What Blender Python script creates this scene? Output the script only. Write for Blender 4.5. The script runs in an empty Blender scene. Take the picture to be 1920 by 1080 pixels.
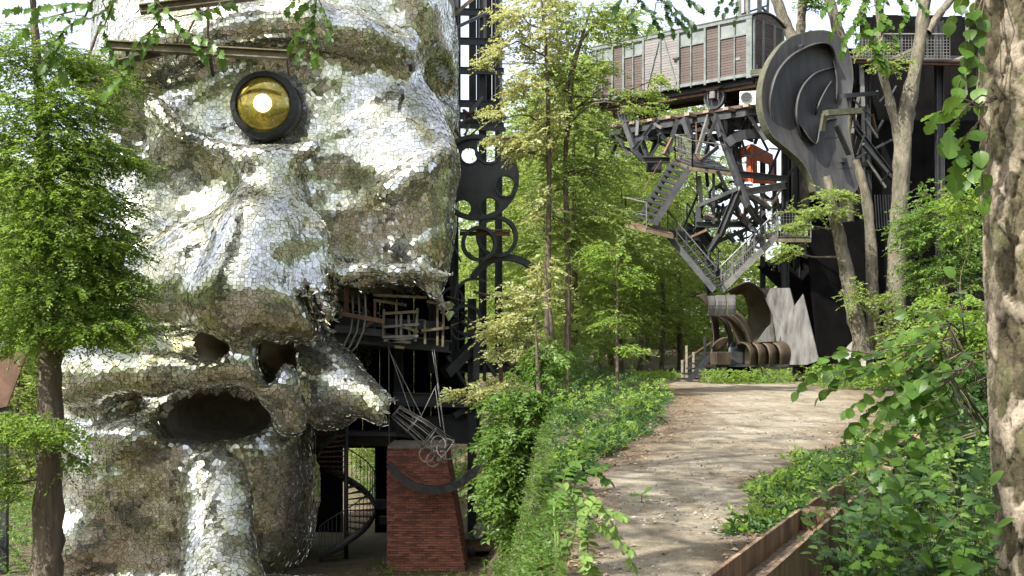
import bpy, math, random
import numpy as np
from mathutils import Vector, Matrix, kdtree

random.seed(7)
RNG = np.random.default_rng(11)
SC = bpy.context.scene
COL = SC.collection

# ------------------------------------------------------------------ camera, sky, sun, exposure
F = 2200.0            # focal length in pixels of the 1920 px wide picture
CZ = 1.6              # eye height above the path
HOR = 640.0           # picture row of the horizon
cam_d = bpy.data.cameras.new('camera')
cam_d.sensor_width = 36.0
cam_d.lens = 36.0 * F / 1920.0
cam_d.shift_y = (HOR - 540.0) / 1920.0
cam_d.clip_start = 0.1
cam_d.clip_end = 2000.0
cam = bpy.data.objects.new('camera', cam_d)
cam.location = (0, 0, CZ)
cam.rotation_euler = (math.radians(90), 0, 0)
COL.objects.link(cam)
SC.camera = cam

SUN_EL = math.radians(50)
SUN_AZ = math.radians(228)        # clockwise from the view direction: behind the camera, to the left
world = bpy.data.worlds.new('World')
SC.world = world
world.use_nodes = True
wn = world.node_tree
wn.nodes.clear()
sky = wn.nodes.new('ShaderNodeTexSky')
sky.sky_type = 'NISHITA'
sky.sun_disc = False
sky.sun_elevation = SUN_EL
sky.sun_rotation = SUN_AZ
sky.air_density = 0.7
sky.dust_density = 3.0
sky.ozone_density = 0.5
bg = wn.nodes.new('ShaderNodeBackground')
bg.inputs['Strength'].default_value = 0.15
wo = wn.nodes.new('ShaderNodeOutputWorld')
veil = wn.nodes.new('ShaderNodeHueSaturation')        # thin high haze: a paler, less blue sky all round
veil.inputs['Saturation'].default_value = 0.5
veil.inputs['Value'].default_value = 1.25
wn.links.new(sky.outputs[0], veil.inputs['Color'])
wn.links.new(veil.outputs[0], bg.inputs[0])
wn.links.new(bg.outputs[0], wo.inputs[0])

sun_d = bpy.data.lights.new('sun', 'SUN')
sun_d.energy = 4.7
sun_d.angle = math.radians(0.6)
sun_d.color = (1.0, 0.965, 0.9)
sun = bpy.data.objects.new('sun', sun_d)
sdir = Vector((math.sin(SUN_AZ) * math.cos(SUN_EL), math.cos(SUN_AZ) * math.cos(SUN_EL), math.sin(SUN_EL)))
sun.rotation_euler = sdir.to_track_quat('Z', 'Y').to_euler()
sun.location = (-20, -20, 40)
COL.objects.link(sun)

SC.view_settings.view_transform = 'Standard'
SC.view_settings.look = 'None'
SC.view_settings.gamma = 1.0
SC.view_settings.use_curve_mapping = False
SC.view_settings.exposure = 1.28
SC.cycles.max_bounces = 8
SC.cycles.diffuse_bounces = 3
SC.cycles.glossy_bounces = 3
SC.cycles.transmission_bounces = 4
SC.cycles.transparent_max_bounces = 6
SC.cycles.caustics_reflective = False
SC.cycles.sample_clamp_indirect = 6.0

# ------------------------------------------------------------------ helpers
def at(px, py, Y):
    """the point that stands Y metres in front of the camera on the ray of picture point (px, py)"""
    return Vector(((px - 960.0) / F * Y, Y, CZ - (py - HOR) / F * Y))

def mesh_np(name, verts, faces):
    """verts (N,3); faces (M,k) or list of lists"""
    me = bpy.data.meshes.new(name)
    verts = np.asarray(verts, dtype=np.float32).reshape(-1, 3)
    me.vertices.add(len(verts))
    me.vertices.foreach_set('co', verts.ravel())
    if isinstance(faces, np.ndarray):
        m, k = faces.shape
        loops = faces.astype(np.int32).ravel()
        starts = (np.arange(m) * k).astype(np.int32)
        totals = np.full(m, k, dtype=np.int32)
    else:
        totals = np.array([len(f) for f in faces], dtype=np.int32)
        starts = np.concatenate([[0], np.cumsum(totals)[:-1]]).astype(np.int32)
        loops = np.array([i for f in faces for i in f], dtype=np.int32)
    me.loops.add(len(loops))
    me.polygons.add(len(totals))
    me.loops.foreach_set('vertex_index', loops)
    me.polygons.foreach_set('loop_start', starts)
    me.polygons.foreach_set('loop_total', totals)
    me.update(calc_edges=True)
    return me

def obj(name, me, mat=None, parent=None, smooth=False, loc=None, rot=None):
    o = bpy.data.objects.new(name, me)
    COL.objects.link(o)
    if mat is not None and me is not None and len(me.materials) == 0:
        me.materials.append(mat)
    if me is not None and me.users <= 1:
        me.polygons.foreach_set('use_smooth', np.full(len(me.polygons), bool(smooth), dtype=bool))
    if parent is not None:
        o.parent = parent
    if loc is not None:
        o.location = loc
    if rot is not None:
        o.rotation_euler = rot
    return o

def tag(o, label=None, cat=None, group=None, kind=None):
    if label: o['label'] = label
    if cat: o['category'] = cat
    if group: o['group'] = group
    if kind: o['kind'] = kind
    return o

def thing(name, label, cat, loc=(0, 0, 0), group=None, rotz=0.0):
    o = bpy.data.objects.new(name, None)
    COL.objects.link(o)
    o.location = loc
    o.rotation_euler = (0, 0, rotz)
    o.empty_display_size = 0.2
    return tag(o, label, cat, group)

class MB:
    """collects shapes; build() links them as one mesh object, in the local frame of its thing"""
    def __init__(self):
        self.v = []
        self.f = []
    def add(self, vs, fs):
        n = len(self.v)
        self.v.extend([tuple(p) for p in vs])
        self.f.extend([[i + n for i in f] for f in fs])
        return self
    def frame(self, a, b, up=(0, 0, 1)):
        a = Vector(a); b = Vector(b)
        d = (b - a).normalized()
        u = Vector(up)
        s = d.cross(u)
        if s.length < 1e-3:
            s = d.cross(Vector((1, 0, 0)))
            if s.length < 1e-3: s = d.cross(Vector((0, 1, 0)))
        s.normalize()
        u = s.cross(d).normalized()
        return a, b, d, s, u
    def bar(self, a, b, w, h, up=(0, 0, 1)):
        a, b, d, s, u = self.frame(a, b, up)
        vs = []
        for p in (a, b):
            for i, j in ((-1, -1), (1, -1), (1, 1), (-1, 1)):
                vs.append(p + s * (i * w / 2) + u * (j * h / 2))
        return self.add(vs, [(3, 2, 1, 0), (4, 5, 6, 7), (0, 1, 5, 4), (1, 2, 6, 5), (2, 3, 7, 6), (3, 0, 4, 7)])
    def ibeam(self, a, b, w, h, t=None, up=(0, 0, 1)):
        a, b, d, s, u = self.frame(a, b, up)
        t = t or min(w, h) * 0.14
        hw, hh, ht = w / 2, h / 2, t / 2
        prof = [(-hw, -hh), (hw, -hh), (hw, -hh + t), (ht, -hh + t), (ht, hh - t), (hw, hh - t), (hw, hh), (-hw, hh), (-hw, hh - t), (-ht, hh - t), (-ht, -hh + t), (-hw, -hh + t)]
        vs = [p + s * x + u * y for p in (a, b) for x, y in prof]
        n = 12
        fs = [[i, (i + 1) % n, (i + 1) % n + n, i + n] for i in range(n)]
        for o in (0, n):
            fs += [[o + 0, o + 1, o + 2, o + 11], [o + 3, o + 4, o + 9, o + 10], [o + 5, o + 6, o + 7, o + 8]]
        return self.add(vs, fs)
    def box(self, c, sz, rz=0.0):
        c = Vector(c); x, y, z = (q / 2 for q in sz)
        R = Matrix.Rotation(rz, 3, 'Z')
        vs = [c + R @ Vector((i * x, j * y, k * z)) for k in (-1, 1) for i, j in ((-1, -1), (1, -1), (1, 1), (-1, 1))]
        return self.add(vs, [(3, 2, 1, 0), (4, 5, 6, 7), (0, 1, 5, 4), (1, 2, 6, 5), (2, 3, 7, 6), (3, 0, 4, 7)])
    def tube(self, pts, r, n=6, cap=True):
        pts = [Vector(p) for p in pts]
        rs = r if isinstance(r, (list, tuple)) else [r] * len(pts)
        base = len(self.v); ref = None
        for i, p in enumerate(pts):
            d = (pts[min(i + 1, len(pts) - 1)] - pts[max(i - 1, 0)])
            if d.length < 1e-9: d = Vector((0, 0, 1))
            d.normalize()
            if ref is None:
                ref = d.orthogonal().normalized()
            ref = (ref - d * ref.dot(d))
            ref = ref.normalized() if ref.length > 1e-6 else d.orthogonal().normalized()
            b = d.cross(ref)
            for k in range(n):
                a = 2 * math.pi * k / n
                self.v.append(tuple(p + (ref * math.cos(a) + b * math.sin(a)) * rs[i]))
        for i in range(len(pts) - 1):
            for k in range(n):
                k2 = (k + 1) % n
                self.f.append([base + i * n + k, base + i * n + k2, base + (i + 1) * n + k2, base + (i + 1) * n + k])
        if cap:
            self.f.append([base + k for k in range(n - 1, -1, -1)])
            e = base + (len(pts) - 1) * n
            self.f.append([e + k for k in range(n)])
        return self
    def ring(self, c, R0, R1, t, ax, up=(0, 0, 1), a0=0.0, a1=2 * math.pi, n=40):
        """flat ring (or arc) with rectangular section: inner radius R0, outer R1, thickness t along the axis"""
        c = Vector(c); ax = Vector(ax).normalized()
        u = Vector(up); u = (u - ax * u.dot(ax)).normalized(); s = ax.cross(u)
        full = abs(a1 - a0 - 2 * math.pi) < 1e-6
        m = n if full else n + 1
        vs = []
        for i in range(m):
            a = a0 + (a1 - a0) * i / n
            e = s * math.cos(a) + u * math.sin(a)
            for R, q in ((R0, -1), (R1, -1), (R1, 1), (R0, 1)):
                vs.append(c + e * R + ax * (q * t / 2))
        fs = []
        for i in range(n):
            j = (i + 1) % m
            for k in range(4):
                k2 = (k + 1) % 4
                fs.append([i * 4 + k, i * 4 + k2, j * 4 + k2, j * 4 + k])
        if not full:
            fs.append([3, 2, 1, 0]); e = (m - 1) * 4; fs.append([e, e + 1, e + 2, e + 3])
        return self.add(vs, fs)
    def lathe(self, c, prof, ax=(0, 0, 1), n=24):
        """prof: (radius, height along the axis)"""
        c = Vector(c); ax = Vector(ax).normalized(); s = ax.orthogonal().normalized(); u = ax.cross(s)
        vs = [c + ax * h + (s * math.cos(2 * math.pi * k / n) + u * math.sin(2 * math.pi * k / n)) * r for r, h in prof for k in range(n)]
        fs = []
        for i in range(len(prof) - 1):
            for k in range(n):
                k2 = (k + 1) % n
                fs.append([i * n + k, i * n + k2, (i + 1) * n + k2, (i + 1) * n + k])
        fs.append(list(range(n - 1, -1, -1))); e = (len(prof) - 1) * n; fs.append([e + k for k in range(n)])
        return self.add(vs, fs)
    def slab(self, poly, t):
        """closed polygon in space (list of Vectors, roughly flat), thickened along its normal"""
        poly = [Vector(p) for p in poly]
        nrm = Vector((0, 0, 0))
        for i in range(len(poly)):
            nrm += poly[i].cross(poly[(i + 1) % len(poly)])
        c = sum(poly, Vector()) / len(poly)
        nrm = Vector((0, 0, 0))
        for i in range(len(poly)):
            nrm += (poly[i] - c).cross(poly[(i + 1) % len(poly)] - c)
        nrm.normalize()
        n = len(poly)
        vs = [p + nrm * (t / 2) for p in poly] + [p - nrm * (t / 2) for p in poly]
        fs = [list(range(n)), list(range(2 * n - 1, n - 1, -1))]
        fs += [[i + n, (i + 1) % n + n, (i + 1) % n, i] for i in range(n)]
        return self.add(vs, fs)
    def sheet(self, rows, t):
        """grid of points rows[i][j] thickened along the local normal by t: a bent plate with two faces"""
        A = np.array([[tuple(p) for p in r] for r in rows])
        di = np.gradient(A, axis=0); dj = np.gradient(A, axis=1)
        N = np.cross(di, dj); N /= (np.linalg.norm(N, axis=2, keepdims=True) + 1e-9)
        m, n = A.shape[:2]
        top = (A + N * t / 2).reshape(-1, 3); bot = (A - N * t / 2).reshape(-1, 3)
        o = m * n; fs = []
        for i in range(m - 1):
            for j in range(n - 1):
                a, b, c2, d = i * n + j, i * n + j + 1, (i + 1) * n + j + 1, (i + 1) * n + j
                fs.append([d, c2, b, a]); fs.append([a + o, b + o, c2 + o, d + o])
        edge = [j for j in range(n)] + [i * n + n - 1 for i in range(1, m)] + [(m - 1) * n + j for j in range(n - 2, -1, -1)] + [i * n for i in range(m - 2, 0, -1)]
        for k in range(len(edge)):
            a, b = edge[k], edge[(k + 1) % len(edge)]
            fs.append([a, b, b + o, a + o])
        return self.add(np.vstack([top, bot]), fs)
    def build(self, name, mat, parent=None, smooth=False, bevel=0.0, local=True):
        vs = np.array(self.v, dtype=np.float32)
        if parent is not None and local:
            M = np.array(world_matrix(parent).inverted())
            vs = vs @ M[:3, :3].T + M[:3, 3]
        me = mesh_np(name, vs, self.f)
        o = obj(name, me, mat, parent, smooth)
        if bevel:
            b = o.modifiers.new('bevel', 'BEVEL'); b.width = bevel; b.segments = 1; b.limit_method = 'ANGLE'
        return o

def world_matrix(o):
    M = Matrix.LocRotScale(o.location, o.rotation_euler, o.scale)
    return world_matrix(o.parent) @ M if o.parent else M

# ------------------------------------------------------------------ materials
MATS = {}
def new_mat(name):
    m = bpy.data.materials.new(name)
    m.use_nodes = True
    nt = m.node_tree
    nt.nodes.clear()
    out = nt.nodes.new('ShaderNodeOutputMaterial')
    return m, nt, out

def N(nt, typ, **kw):
    n = nt.nodes.new(typ)
    for k, v in kw.items():
        if k.startswith('i_'):
            n.inputs[int(k[2:]) if k[2:].isdigit() else k[2:].replace('_', ' ')].default_value = v
        else:
            setattr(n, k, v)
    return n

def ramp(nt, fac, stops):
    r = nt.nodes.new('ShaderNodeValToRGB')
    e = r.color_ramp.elements
    while len(e) < len(stops): e.new(0.5)
    for i, (p, c) in enumerate(stops):
        e[i].position = p
        e[i].color = (c[0], c[1], c[2], 1) if len(c) == 3 else c
    nt.links.new(fac, r.inputs[0])
    return r.outputs[0]

def noise(nt, scale, detail=5.0, rough=0.6, coord=None, vec_scale=None, dist=0.0):
    tc = nt.nodes.new('ShaderNodeTexCoord')
    src = tc.outputs[coord or 'Object']
    if vec_scale:
        mp = nt.nodes.new('ShaderNodeMapping'); mp.inputs['Scale'].default_value = vec_scale
        nt.links.new(src, mp.inputs[0]); src = mp.outputs[0]
    n = nt.nodes.new('ShaderNodeTexNoise')
    n.inputs['Scale'].default_value = scale
    n.inputs['Detail'].default_value = detail
    n.inputs['Roughness'].default_value = rough
    n.inputs['Distortion'].default_value = dist
    nt.links.new(src, n.inputs['Vector'])
    return n.outputs[0]

def math_n(nt, op, a, b=None, clamp=False):
    m = nt.nodes.new('ShaderNodeMath'); m.operation = op; m.use_clamp = clamp
    for i, q in enumerate((a, b)):
        if q is None: continue
        if isinstance(q, (int, float)): m.inputs[i].default_value = q
        else: nt.links.new(q, m.inputs[i])
    return m.outputs[0]

def mixc(nt, fac, a, b, mode='MIX'):
    m = nt.nodes.new('ShaderNodeMix'); m.data_type = 'RGBA'; m.blend_type = mode
    if isinstance(fac, (int, float)): m.inputs[0].default_value = fac
    else: nt.links.new(fac, m.inputs[0])
    for i, q in ((6, a), (7, b)):
        if isinstance(q, tuple): m.inputs[i].default_value = (q[0], q[1], q[2], 1)
        else: nt.links.new(q, m.inputs[i])
    return m.outputs[2]

def surf_mat(name, stops, scale=3.0, rough=0.7, metal=0.0, bump=0.3, bump_scale=20.0, vec_scale=None, detail=6.0, spec=0.4, coord=None, bump_dist=0.02, rand=0.0):
    """weathered surface: colour ramp over noise, fine bump, optional tone change from piece to piece"""
    m, nt, out = new_mat(name)
    p = nt.nodes.new('ShaderNodeBsdfPrincipled')
    f = noise(nt, scale, detail, 0.65, coord, vec_scale)
    c = ramp(nt, f, stops)
    if rand > 0:
        oi = nt.nodes.new('ShaderNodeObjectInfo')
        g = nt.nodes.new('ShaderNodeNewGeometry')
        r = math_n(nt, 'FRACT', math_n(nt, 'ADD', oi.outputs['Random'], g.outputs['Random Per Island']))
        v = math_n(nt, 'ADD', math_n(nt, 'MULTIPLY', r, 2 * rand), 1 - rand)
        hs = nt.nodes.new('ShaderNodeHueSaturation')
        nt.links.new(c, hs.inputs['Color']); nt.links.new(v, hs.inputs['Value'])
        c = hs.outputs[0]
    nt.links.new(c, p.inputs['Base Color'])
    rr = math_n(nt, 'ADD', math_n(nt, 'MULTIPLY', f, 0.3), rough - 0.15, True)
    nt.links.new(rr, p.inputs['Roughness'])
    p.inputs['Metallic'].default_value = metal
    p.inputs['Specular IOR Level'].default_value = spec
    if bump:
        b = nt.nodes.new('ShaderNodeBump'); b.inputs['Strength'].default_value = bump; b.inputs['Distance'].default_value = bump_dist
        nt.links.new(noise(nt, bump_scale, 8.0, 0.7, coord, vec_scale), b.inputs['Height'])
        nt.links.new(b.outputs[0], p.inputs['Normal'])
    nt.links.new(p.outputs[0], out.inputs[0])
    MATS[name] = m
    return m

def leaf_mat(name, dark, light, trans=0.45, rough=0.45, warm=None, tcol=None):
    """leaf: diffuse with soft gloss on the face, light shining through; tone changes from leaf to leaf"""
    m, nt, out = new_mat(name)
    g = nt.nodes.new('ShaderNodeNewGeometry'); oi = nt.nodes.new('ShaderNodeObjectInfo')
    r = math_n(nt, 'FRACT', math_n(nt, 'ADD', oi.outputs['Random'], g.outputs['Random Per Island']))
    stops = [(0.0, dark), (0.75, light)]
    if warm: stops.append((1.0, warm))
    c0 = ramp(nt, r, stops)
    nz = noise(nt, 0.35, 2.0, 0.5)
    c = mixc(nt, math_n(nt, 'MULTIPLY', nz, 0.5), c0, light)
    p = nt.nodes.new('ShaderNodeBsdfPrincipled')
    nt.links.new(c, p.inputs['Base Color'])
    p.inputs['Roughness'].default_value = rough
    p.inputs['Specular IOR Level'].default_value = 0.35
    t = nt.nodes.new('ShaderNodeBsdfTranslucent')
    tc = mixc(nt, 0.55, c, tcol or (light[0] * 1.75, light[1] * 1.5, light[2] * 0.9))
    nt.links.new(tc, t.inputs[0])
    mx = nt.nodes.new('ShaderNodeMixShader'); mx.inputs[0].default_value = trans
    nt.links.new(p.outputs[0], mx.inputs[1]); nt.links.new(t.outputs[0], mx.inputs[2])
    nt.links.new(mx.outputs[0], out.inputs[0])
    MATS[name] = m
    return m

surf_mat('steel_dark', [(0.3, (0.012, 0.013, 0.015)), (0.55, (0.028, 0.03, 0.033)), (0.75, (0.05, 0.036, 0.026))], 2.5, 0.55, 0.1, 0.25, 30)
surf_mat('steel_grey', [(0.3, (0.025, 0.027, 0.029)), (0.6, (0.055, 0.057, 0.058)), (0.8, (0.085, 0.062, 0.045))], 2.2, 0.55, 0.2, 0.25, 30, rand=0.25)
surf_mat('steel_pale', [(0.3, (0.08, 0.08, 0.074)), (0.6, (0.17, 0.165, 0.148)), (0.8, (0.14, 0.105, 0.07))], 3.0, 0.55, 0.2, 0.2, 30)
surf_mat('steel_rust', [(0.25, (0.05, 0.025, 0.016)), (0.55, (0.12, 0.065, 0.04)), (0.8, (0.2, 0.13, 0.085))], 2.5, 0.75, 0.0, 0.35, 25, rand=0.2)
surf_mat('steel_olive', [(0.25, (0.06, 0.045, 0.022)), (0.55, (0.13, 0.11, 0.06)), (0.8, (0.22, 0.2, 0.12))], 3.5, 0.7, 0.0, 0.3, 25)
surf_mat('shell_steel', [(0.25, (0.022, 0.023, 0.024)), (0.5, (0.045, 0.045, 0.045)), (0.72, (0.078, 0.073, 0.066))], 1.2, 0.6, 0.15, 0.2, 14, vec_scale=(3.0, 3.0, 0.3), rand=0.12, detail=9.0)
surf_mat('moss_edge', [(0.3, (0.035, 0.036, 0.022)), (0.6, (0.085, 0.085, 0.052)), (0.8, (0.14, 0.13, 0.09))], 3.0, 0.85, 0, 0.4, 25)
surf_mat('plate_rust', [(0.25, (0.022, 0.014, 0.009)), (0.5, (0.058, 0.041, 0.025)), (0.75, (0.11, 0.083, 0.052))], 1.3, 0.62, 0.15, 0.2, 18, vec_scale=(1.6, 1.6, 0.5), rand=0.18)
surf_mat('plate_grey', [(0.3, (0.025, 0.021, 0.017)), (0.45, (0.08, 0.076, 0.07)), (0.62, (0.14, 0.136, 0.126)), (0.8, (0.18, 0.172, 0.158))], 1.6, 0.6, 0.1, 0.2, 18, vec_scale=(2.2, 2.2, 0.3))
surf_mat('concrete', [(0.25, (0.14, 0.13, 0.11)), (0.55, (0.24, 0.23, 0.2)), (0.8, (0.32, 0.3, 0.26))], 2.0, 0.9, 0, 0.5, 22)
surf_mat('grout', [(0.25, (0.15, 0.13, 0.1)), (0.55, (0.26, 0.235, 0.19)), (0.8, (0.36, 0.33, 0.28))], 2.2, 0.95, 0, 0.5, 25)
surf_mat('brick', [(0.25, (0.12, 0.045, 0.032)), (0.55, (0.19, 0.075, 0.053)), (0.8, (0.25, 0.125, 0.088))], 6.0, 0.88, 0, 0.4, 60, rand=0.42)
surf_mat('mortar', [(0.3, (0.14, 0.11, 0.09)), (0.7, (0.27, 0.23, 0.19))], 8.0, 0.95, 0, 0.4, 60)
surf_mat('plank_red', [(0.25, (0.042, 0.031, 0.026)), (0.5, (0.085, 0.064, 0.055)), (0.75, (0.15, 0.118, 0.102))], 2.0, 0.85, 0, 0.3, 20, vec_scale=(1, 1, 6), rand=0.13)
surf_mat('plank_grey', [(0.25, (0.11, 0.1, 0.092)), (0.5, (0.175, 0.16, 0.15)), (0.75, (0.25, 0.23, 0.215))], 2.0, 0.85, 0, 0.3, 20, vec_scale=(1, 1, 6), rand=0.1)
surf_mat('wagon_iron', [(0.25, (0.07, 0.085, 0.075)), (0.55, (0.14, 0.16, 0.145)), (0.8, (0.21, 0.22, 0.2))], 3.0, 0.7, 0.1, 0.25, 25)
surf_mat('roof_felt', [(0.3, (0.05, 0.052, 0.05)), (0.7, (0.1, 0.1, 0.095))], 3.0, 0.9, 0, 0.3, 25)
surf_mat('shutter', [(0.25, (0.085, 0.1, 0.095)), (0.55, (0.15, 0.168, 0.158)), (0.8, (0.22, 0.23, 0.215))], 2.0, 0.6, 0, 0.15, 12)
surf_mat('red_paint', [(0.25, (0.32, 0.075, 0.035)), (0.6, (0.5, 0.13, 0.06)), (0.8, (0.58, 0.22, 0.12))], 2.0, 0.5, 0, 0.15, 18)
surf_mat('white_paint', [(0.25, (0.5, 0.49, 0.45)), (0.6, (0.7, 0.69, 0.65))], 3.0, 0.5, 0, 0.1, 18)
surf_mat('wood_grey', [(0.25, (0.13, 0.11, 0.08)), (0.6, (0.27, 0.24, 0.18)), (0.8, (0.36, 0.33, 0.26))], 3.0, 0.85, 0, 0.4, 20, vec_scale=(1, 1, 4))
surf_mat('bark_brown', [(0.25, (0.05, 0.038, 0.026)), (0.55, (0.13, 0.105, 0.075)), (0.8, (0.22, 0.19, 0.14))], 5.0, 0.92, 0, 1.0, 9, vec_scale=(1, 1, 0.18), bump_dist=0.06)
surf_mat('bark_pale', [(0.3, (0.035, 0.034, 0.02)), (0.42, (0.085, 0.078, 0.05)), (0.55, (0.15, 0.13, 0.095)), (0.72, (0.24, 0.21, 0.16))], 4.5, 0.9, 0, 1.0, 16, vec_scale=(1, 1, 0.4), bump_dist=0.06, detail=9.0)
surf_mat('bark_thin', [(0.3, (0.04, 0.032, 0.022)), (0.7, (0.13, 0.1, 0.065))], 4.0, 0.9, 0, 0.4, 15)
surf_mat('trough_rust', [(0.3, (0.05, 0.028, 0.017)), (0.42, (0.15, 0.088, 0.05)), (0.55, (0.27, 0.18, 0.11)), (0.72, (0.38, 0.28, 0.185))], 3.2, 0.62, 0.15, 0.3, 60, vec_scale=(2.6, 2.6, 0.5), rand=0.1, detail=10.0)
surf_mat('litter_soil', [(0.34, (0.04, 0.027, 0.017)), (0.48, (0.14, 0.1, 0.065)), (0.6, (0.26, 0.2, 0.14)), (0.7, (0.1, 0.07, 0.045))], 26.0, 0.95, 0, 0.9, 40, bump_dist=0.03)
surf_mat('sleeper', [(0.3, (0.15, 0.11, 0.08)), (0.7, (0.36, 0.27, 0.2))], 4.0, 0.85, 0, 0.3, 20)
surf_mat('dark_sheet', [(0.3, (0.004, 0.004, 0.0045)), (0.7, (0.01, 0.0095, 0.009))], 1.5, 0.95, 0, 0.2, 15, spec=0.02)  # near-black colour carries the deep shade of hall and tower backing
surf_mat('dead_leaf', [(0.3, (0.1, 0.06, 0.03)), (0.6, (0.22, 0.15, 0.085)), (0.8, (0.34, 0.25, 0.16))], 30.0, 0.85, 0, 0, rand=0.4)
leaf_mat('leaf_bright', (0.09, 0.18, 0.025), (0.19, 0.3, 0.05), 0.55)
leaf_mat('leaf_mid', (0.05, 0.115, 0.018), (0.11, 0.195, 0.034), 0.48)
leaf_mat('leaf_deep', (0.025, 0.065, 0.014), (0.05, 0.105, 0.022), 0.4)
leaf_mat('leaf_pale', (0.19, 0.24, 0.08), (0.34, 0.37, 0.16), 0.5, warm=(0.42, 0.4, 0.23))
leaf_mat('leaf_wood', (0.11, 0.175, 0.036), (0.22, 0.3, 0.08), 0.55)
# ------------------------------------------------------------------ terrain and path
def sstep(a, b, x):
    t = np.clip((x - a) / (b - a), 0, 1)
    return t * t * (3 - 2 * t)

def wob(x, y):
    return 0.05 * np.sin(x * 0.9 + y * 0.35) + 0.04 * np.sin(x * 0.37 - y * 0.71 + 1.3) + 0.03 * np.sin(x * 1.7 + 0.6 * y)

# the path: left and right edge (x) by distance y
PY = np.array([-14, 4.0, 8.0, 11.0, 13.5, 15.3, 19.0, 23.5, 28.0, 33.5, 40.0, 44.0, 48.0])
PL = np.array([-1.6, -0.1, 0.4, 0.5, 0.66, 1.05, 2.0, 2.9, 3.7, 4.5, 4.6, 4.4, 4.2])
PR = np.array([1.4, 1.5, 1.75, 2.6, 3.4, 4.1, 5.8, 7.8, 9.4, 11.0, 12.0, 12.2, 12.2])

def ground_z(x, y):
    x = np.asarray(x, float); y = np.asarray(y, float)
    right = wob(x, y) * 0.6 * sstep(0.3, 2.0, np.abs(x - np.interp(y, PY, (PL + PR) / 2)) - np.interp(y, PY, (PR - PL) / 2) + 0.3)
    right = right + 0.9 * sstep(0.5, 9.0, x - np.interp(y, PY, PR) - 0.4) * sstep(34, 22, y)
    right = right + 2.5 * sstep(62, 110, y)
    left = np.minimum(-0.15, 0.95 - 0.2 * y)
    left = np.maximum(left, -5.55) + 0.25 * wob(x, y)
    left = left + 3.0 * sstep(-17, -50, x) + 4.0 * sstep(52, 100, y)
    edge = np.interp(y, [-60, 0, 6, 12, 20, 34, 50, 75, 130], [-9, -0.3, 0.27, 0.47, 0.74, 1.2, 1.9, 1.5, -10])
    wdt = np.interp(y, [0, 8, 16, 34, 60], [0.45, 0.5, 0.8, 1.9, 5.0])
    k = sstep(0, 1, (edge - x) / wdt)
    return right * (1 - k) + left * k

def gz(x, y):
    return float(ground_z(x, y))

def grid_mesh(name, xs, ys, zf, dz=0.0):
    X, Y = np.meshgrid(xs, ys)
    Z = zf(X, Y) + dz
    V = np.stack([X, Y, Z], -1).reshape(-1, 3)
    n = len(xs); m = len(ys)
    I = (np.arange(m - 1)[:, None] * n + np.arange(n - 1)[None]).ravel()
    return mesh_np(name, V, np.stack([I, I + 1, I + n + 1, I + n], 1))

xs = np.concatenate([np.linspace(-400, -60, 12), np.linspace(-55, -16, 22), np.linspace(-15, 16, 110), np.linspace(17, 55, 22), np.linspace(60, 400, 12)])
ys = np.concatenate([np.linspace(-400, -60, 12), np.linspace(-55, -2, 22), np.linspace(-1, 60, 160), np.linspace(62, 120, 24), np.linspace(130, 600, 14)])
m, nt, out = new_mat('forest_floor')
p = nt.nodes.new('ShaderNodeBsdfPrincipled')
f1 = noise(nt, 0.8, 8, 0.7); f2 = noise(nt, 28.0, 6, 0.8)
c1 = ramp(nt, f1, [(0.3, (0.085, 0.06, 0.036)), (0.5, (0.14, 0.105, 0.066)), (0.62, (0.06, 0.075, 0.028)), (0.8, (0.04, 0.07, 0.02))])
c2 = ramp(nt, f2, [(0.35, (0.35, 0.33, 0.3)), (0.6, (1, 1, 1)), (0.75, (1.7, 1.55, 1.35))])
nt.links.new(mixc(nt, 1.0, c1, c2, 'MULTIPLY'), p.inputs['Base Color'])
p.inputs['Roughness'].default_value = 0.95
b = nt.nodes.new('ShaderNodeBump'); b.inputs['Strength'].default_value = 0.8; b.inputs['Distance'].default_value = 0.04
nt.links.new(f2, b.inputs['Height']); nt.links.new(b.outputs[0], p.inputs['Normal'])
nt.links.new(p.outputs[0], out.inputs[0])
MATS['forest_floor'] = m
tag(obj('ground', grid_mesh('ground', xs, ys, ground_z), MATS['forest_floor'], smooth=True), 'brown leaf-littered forest floor sloping down to the left', None, kind='structure')

# path sheet, a few mm above the ground
vy = np.concatenate([np.linspace(-14, 4, 12)[:-1], np.linspace(4, 48, 150)])
U = np.linspace(0, 1, 40)
V = []
for y in vy:
    l = np.interp(y, PY, PL) + 0.14 * math.sin(y * 1.3) + 0.08 * math.sin(y * 3.1 + 1)
    r = np.interp(y, PY, PR) + 0.16 * math.sin(y * 1.1 + 2) + 0.1 * math.sin(y * 2.7)
    X = l + (r - l) * U
    Z = ground_z(X, np.full_like(X, y)) + 0.03 - 0.055 * np.abs(U * 2 - 1) ** 8 + 0.012 * np.sin(X * 2.1 + y * 1.3) * (1 - np.abs(U * 2 - 1) ** 4)
    for j in range(len(U)): V.append((X[j], y, Z[j]))
n = len(U); I = (np.arange(len(vy) - 1)[:, None] * n + np.arange(n - 1)[None]).ravel()
path_me = mesh_np('path', np.array(V), np.stack([I, I + 1, I + n + 1, I + n], 1))
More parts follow.
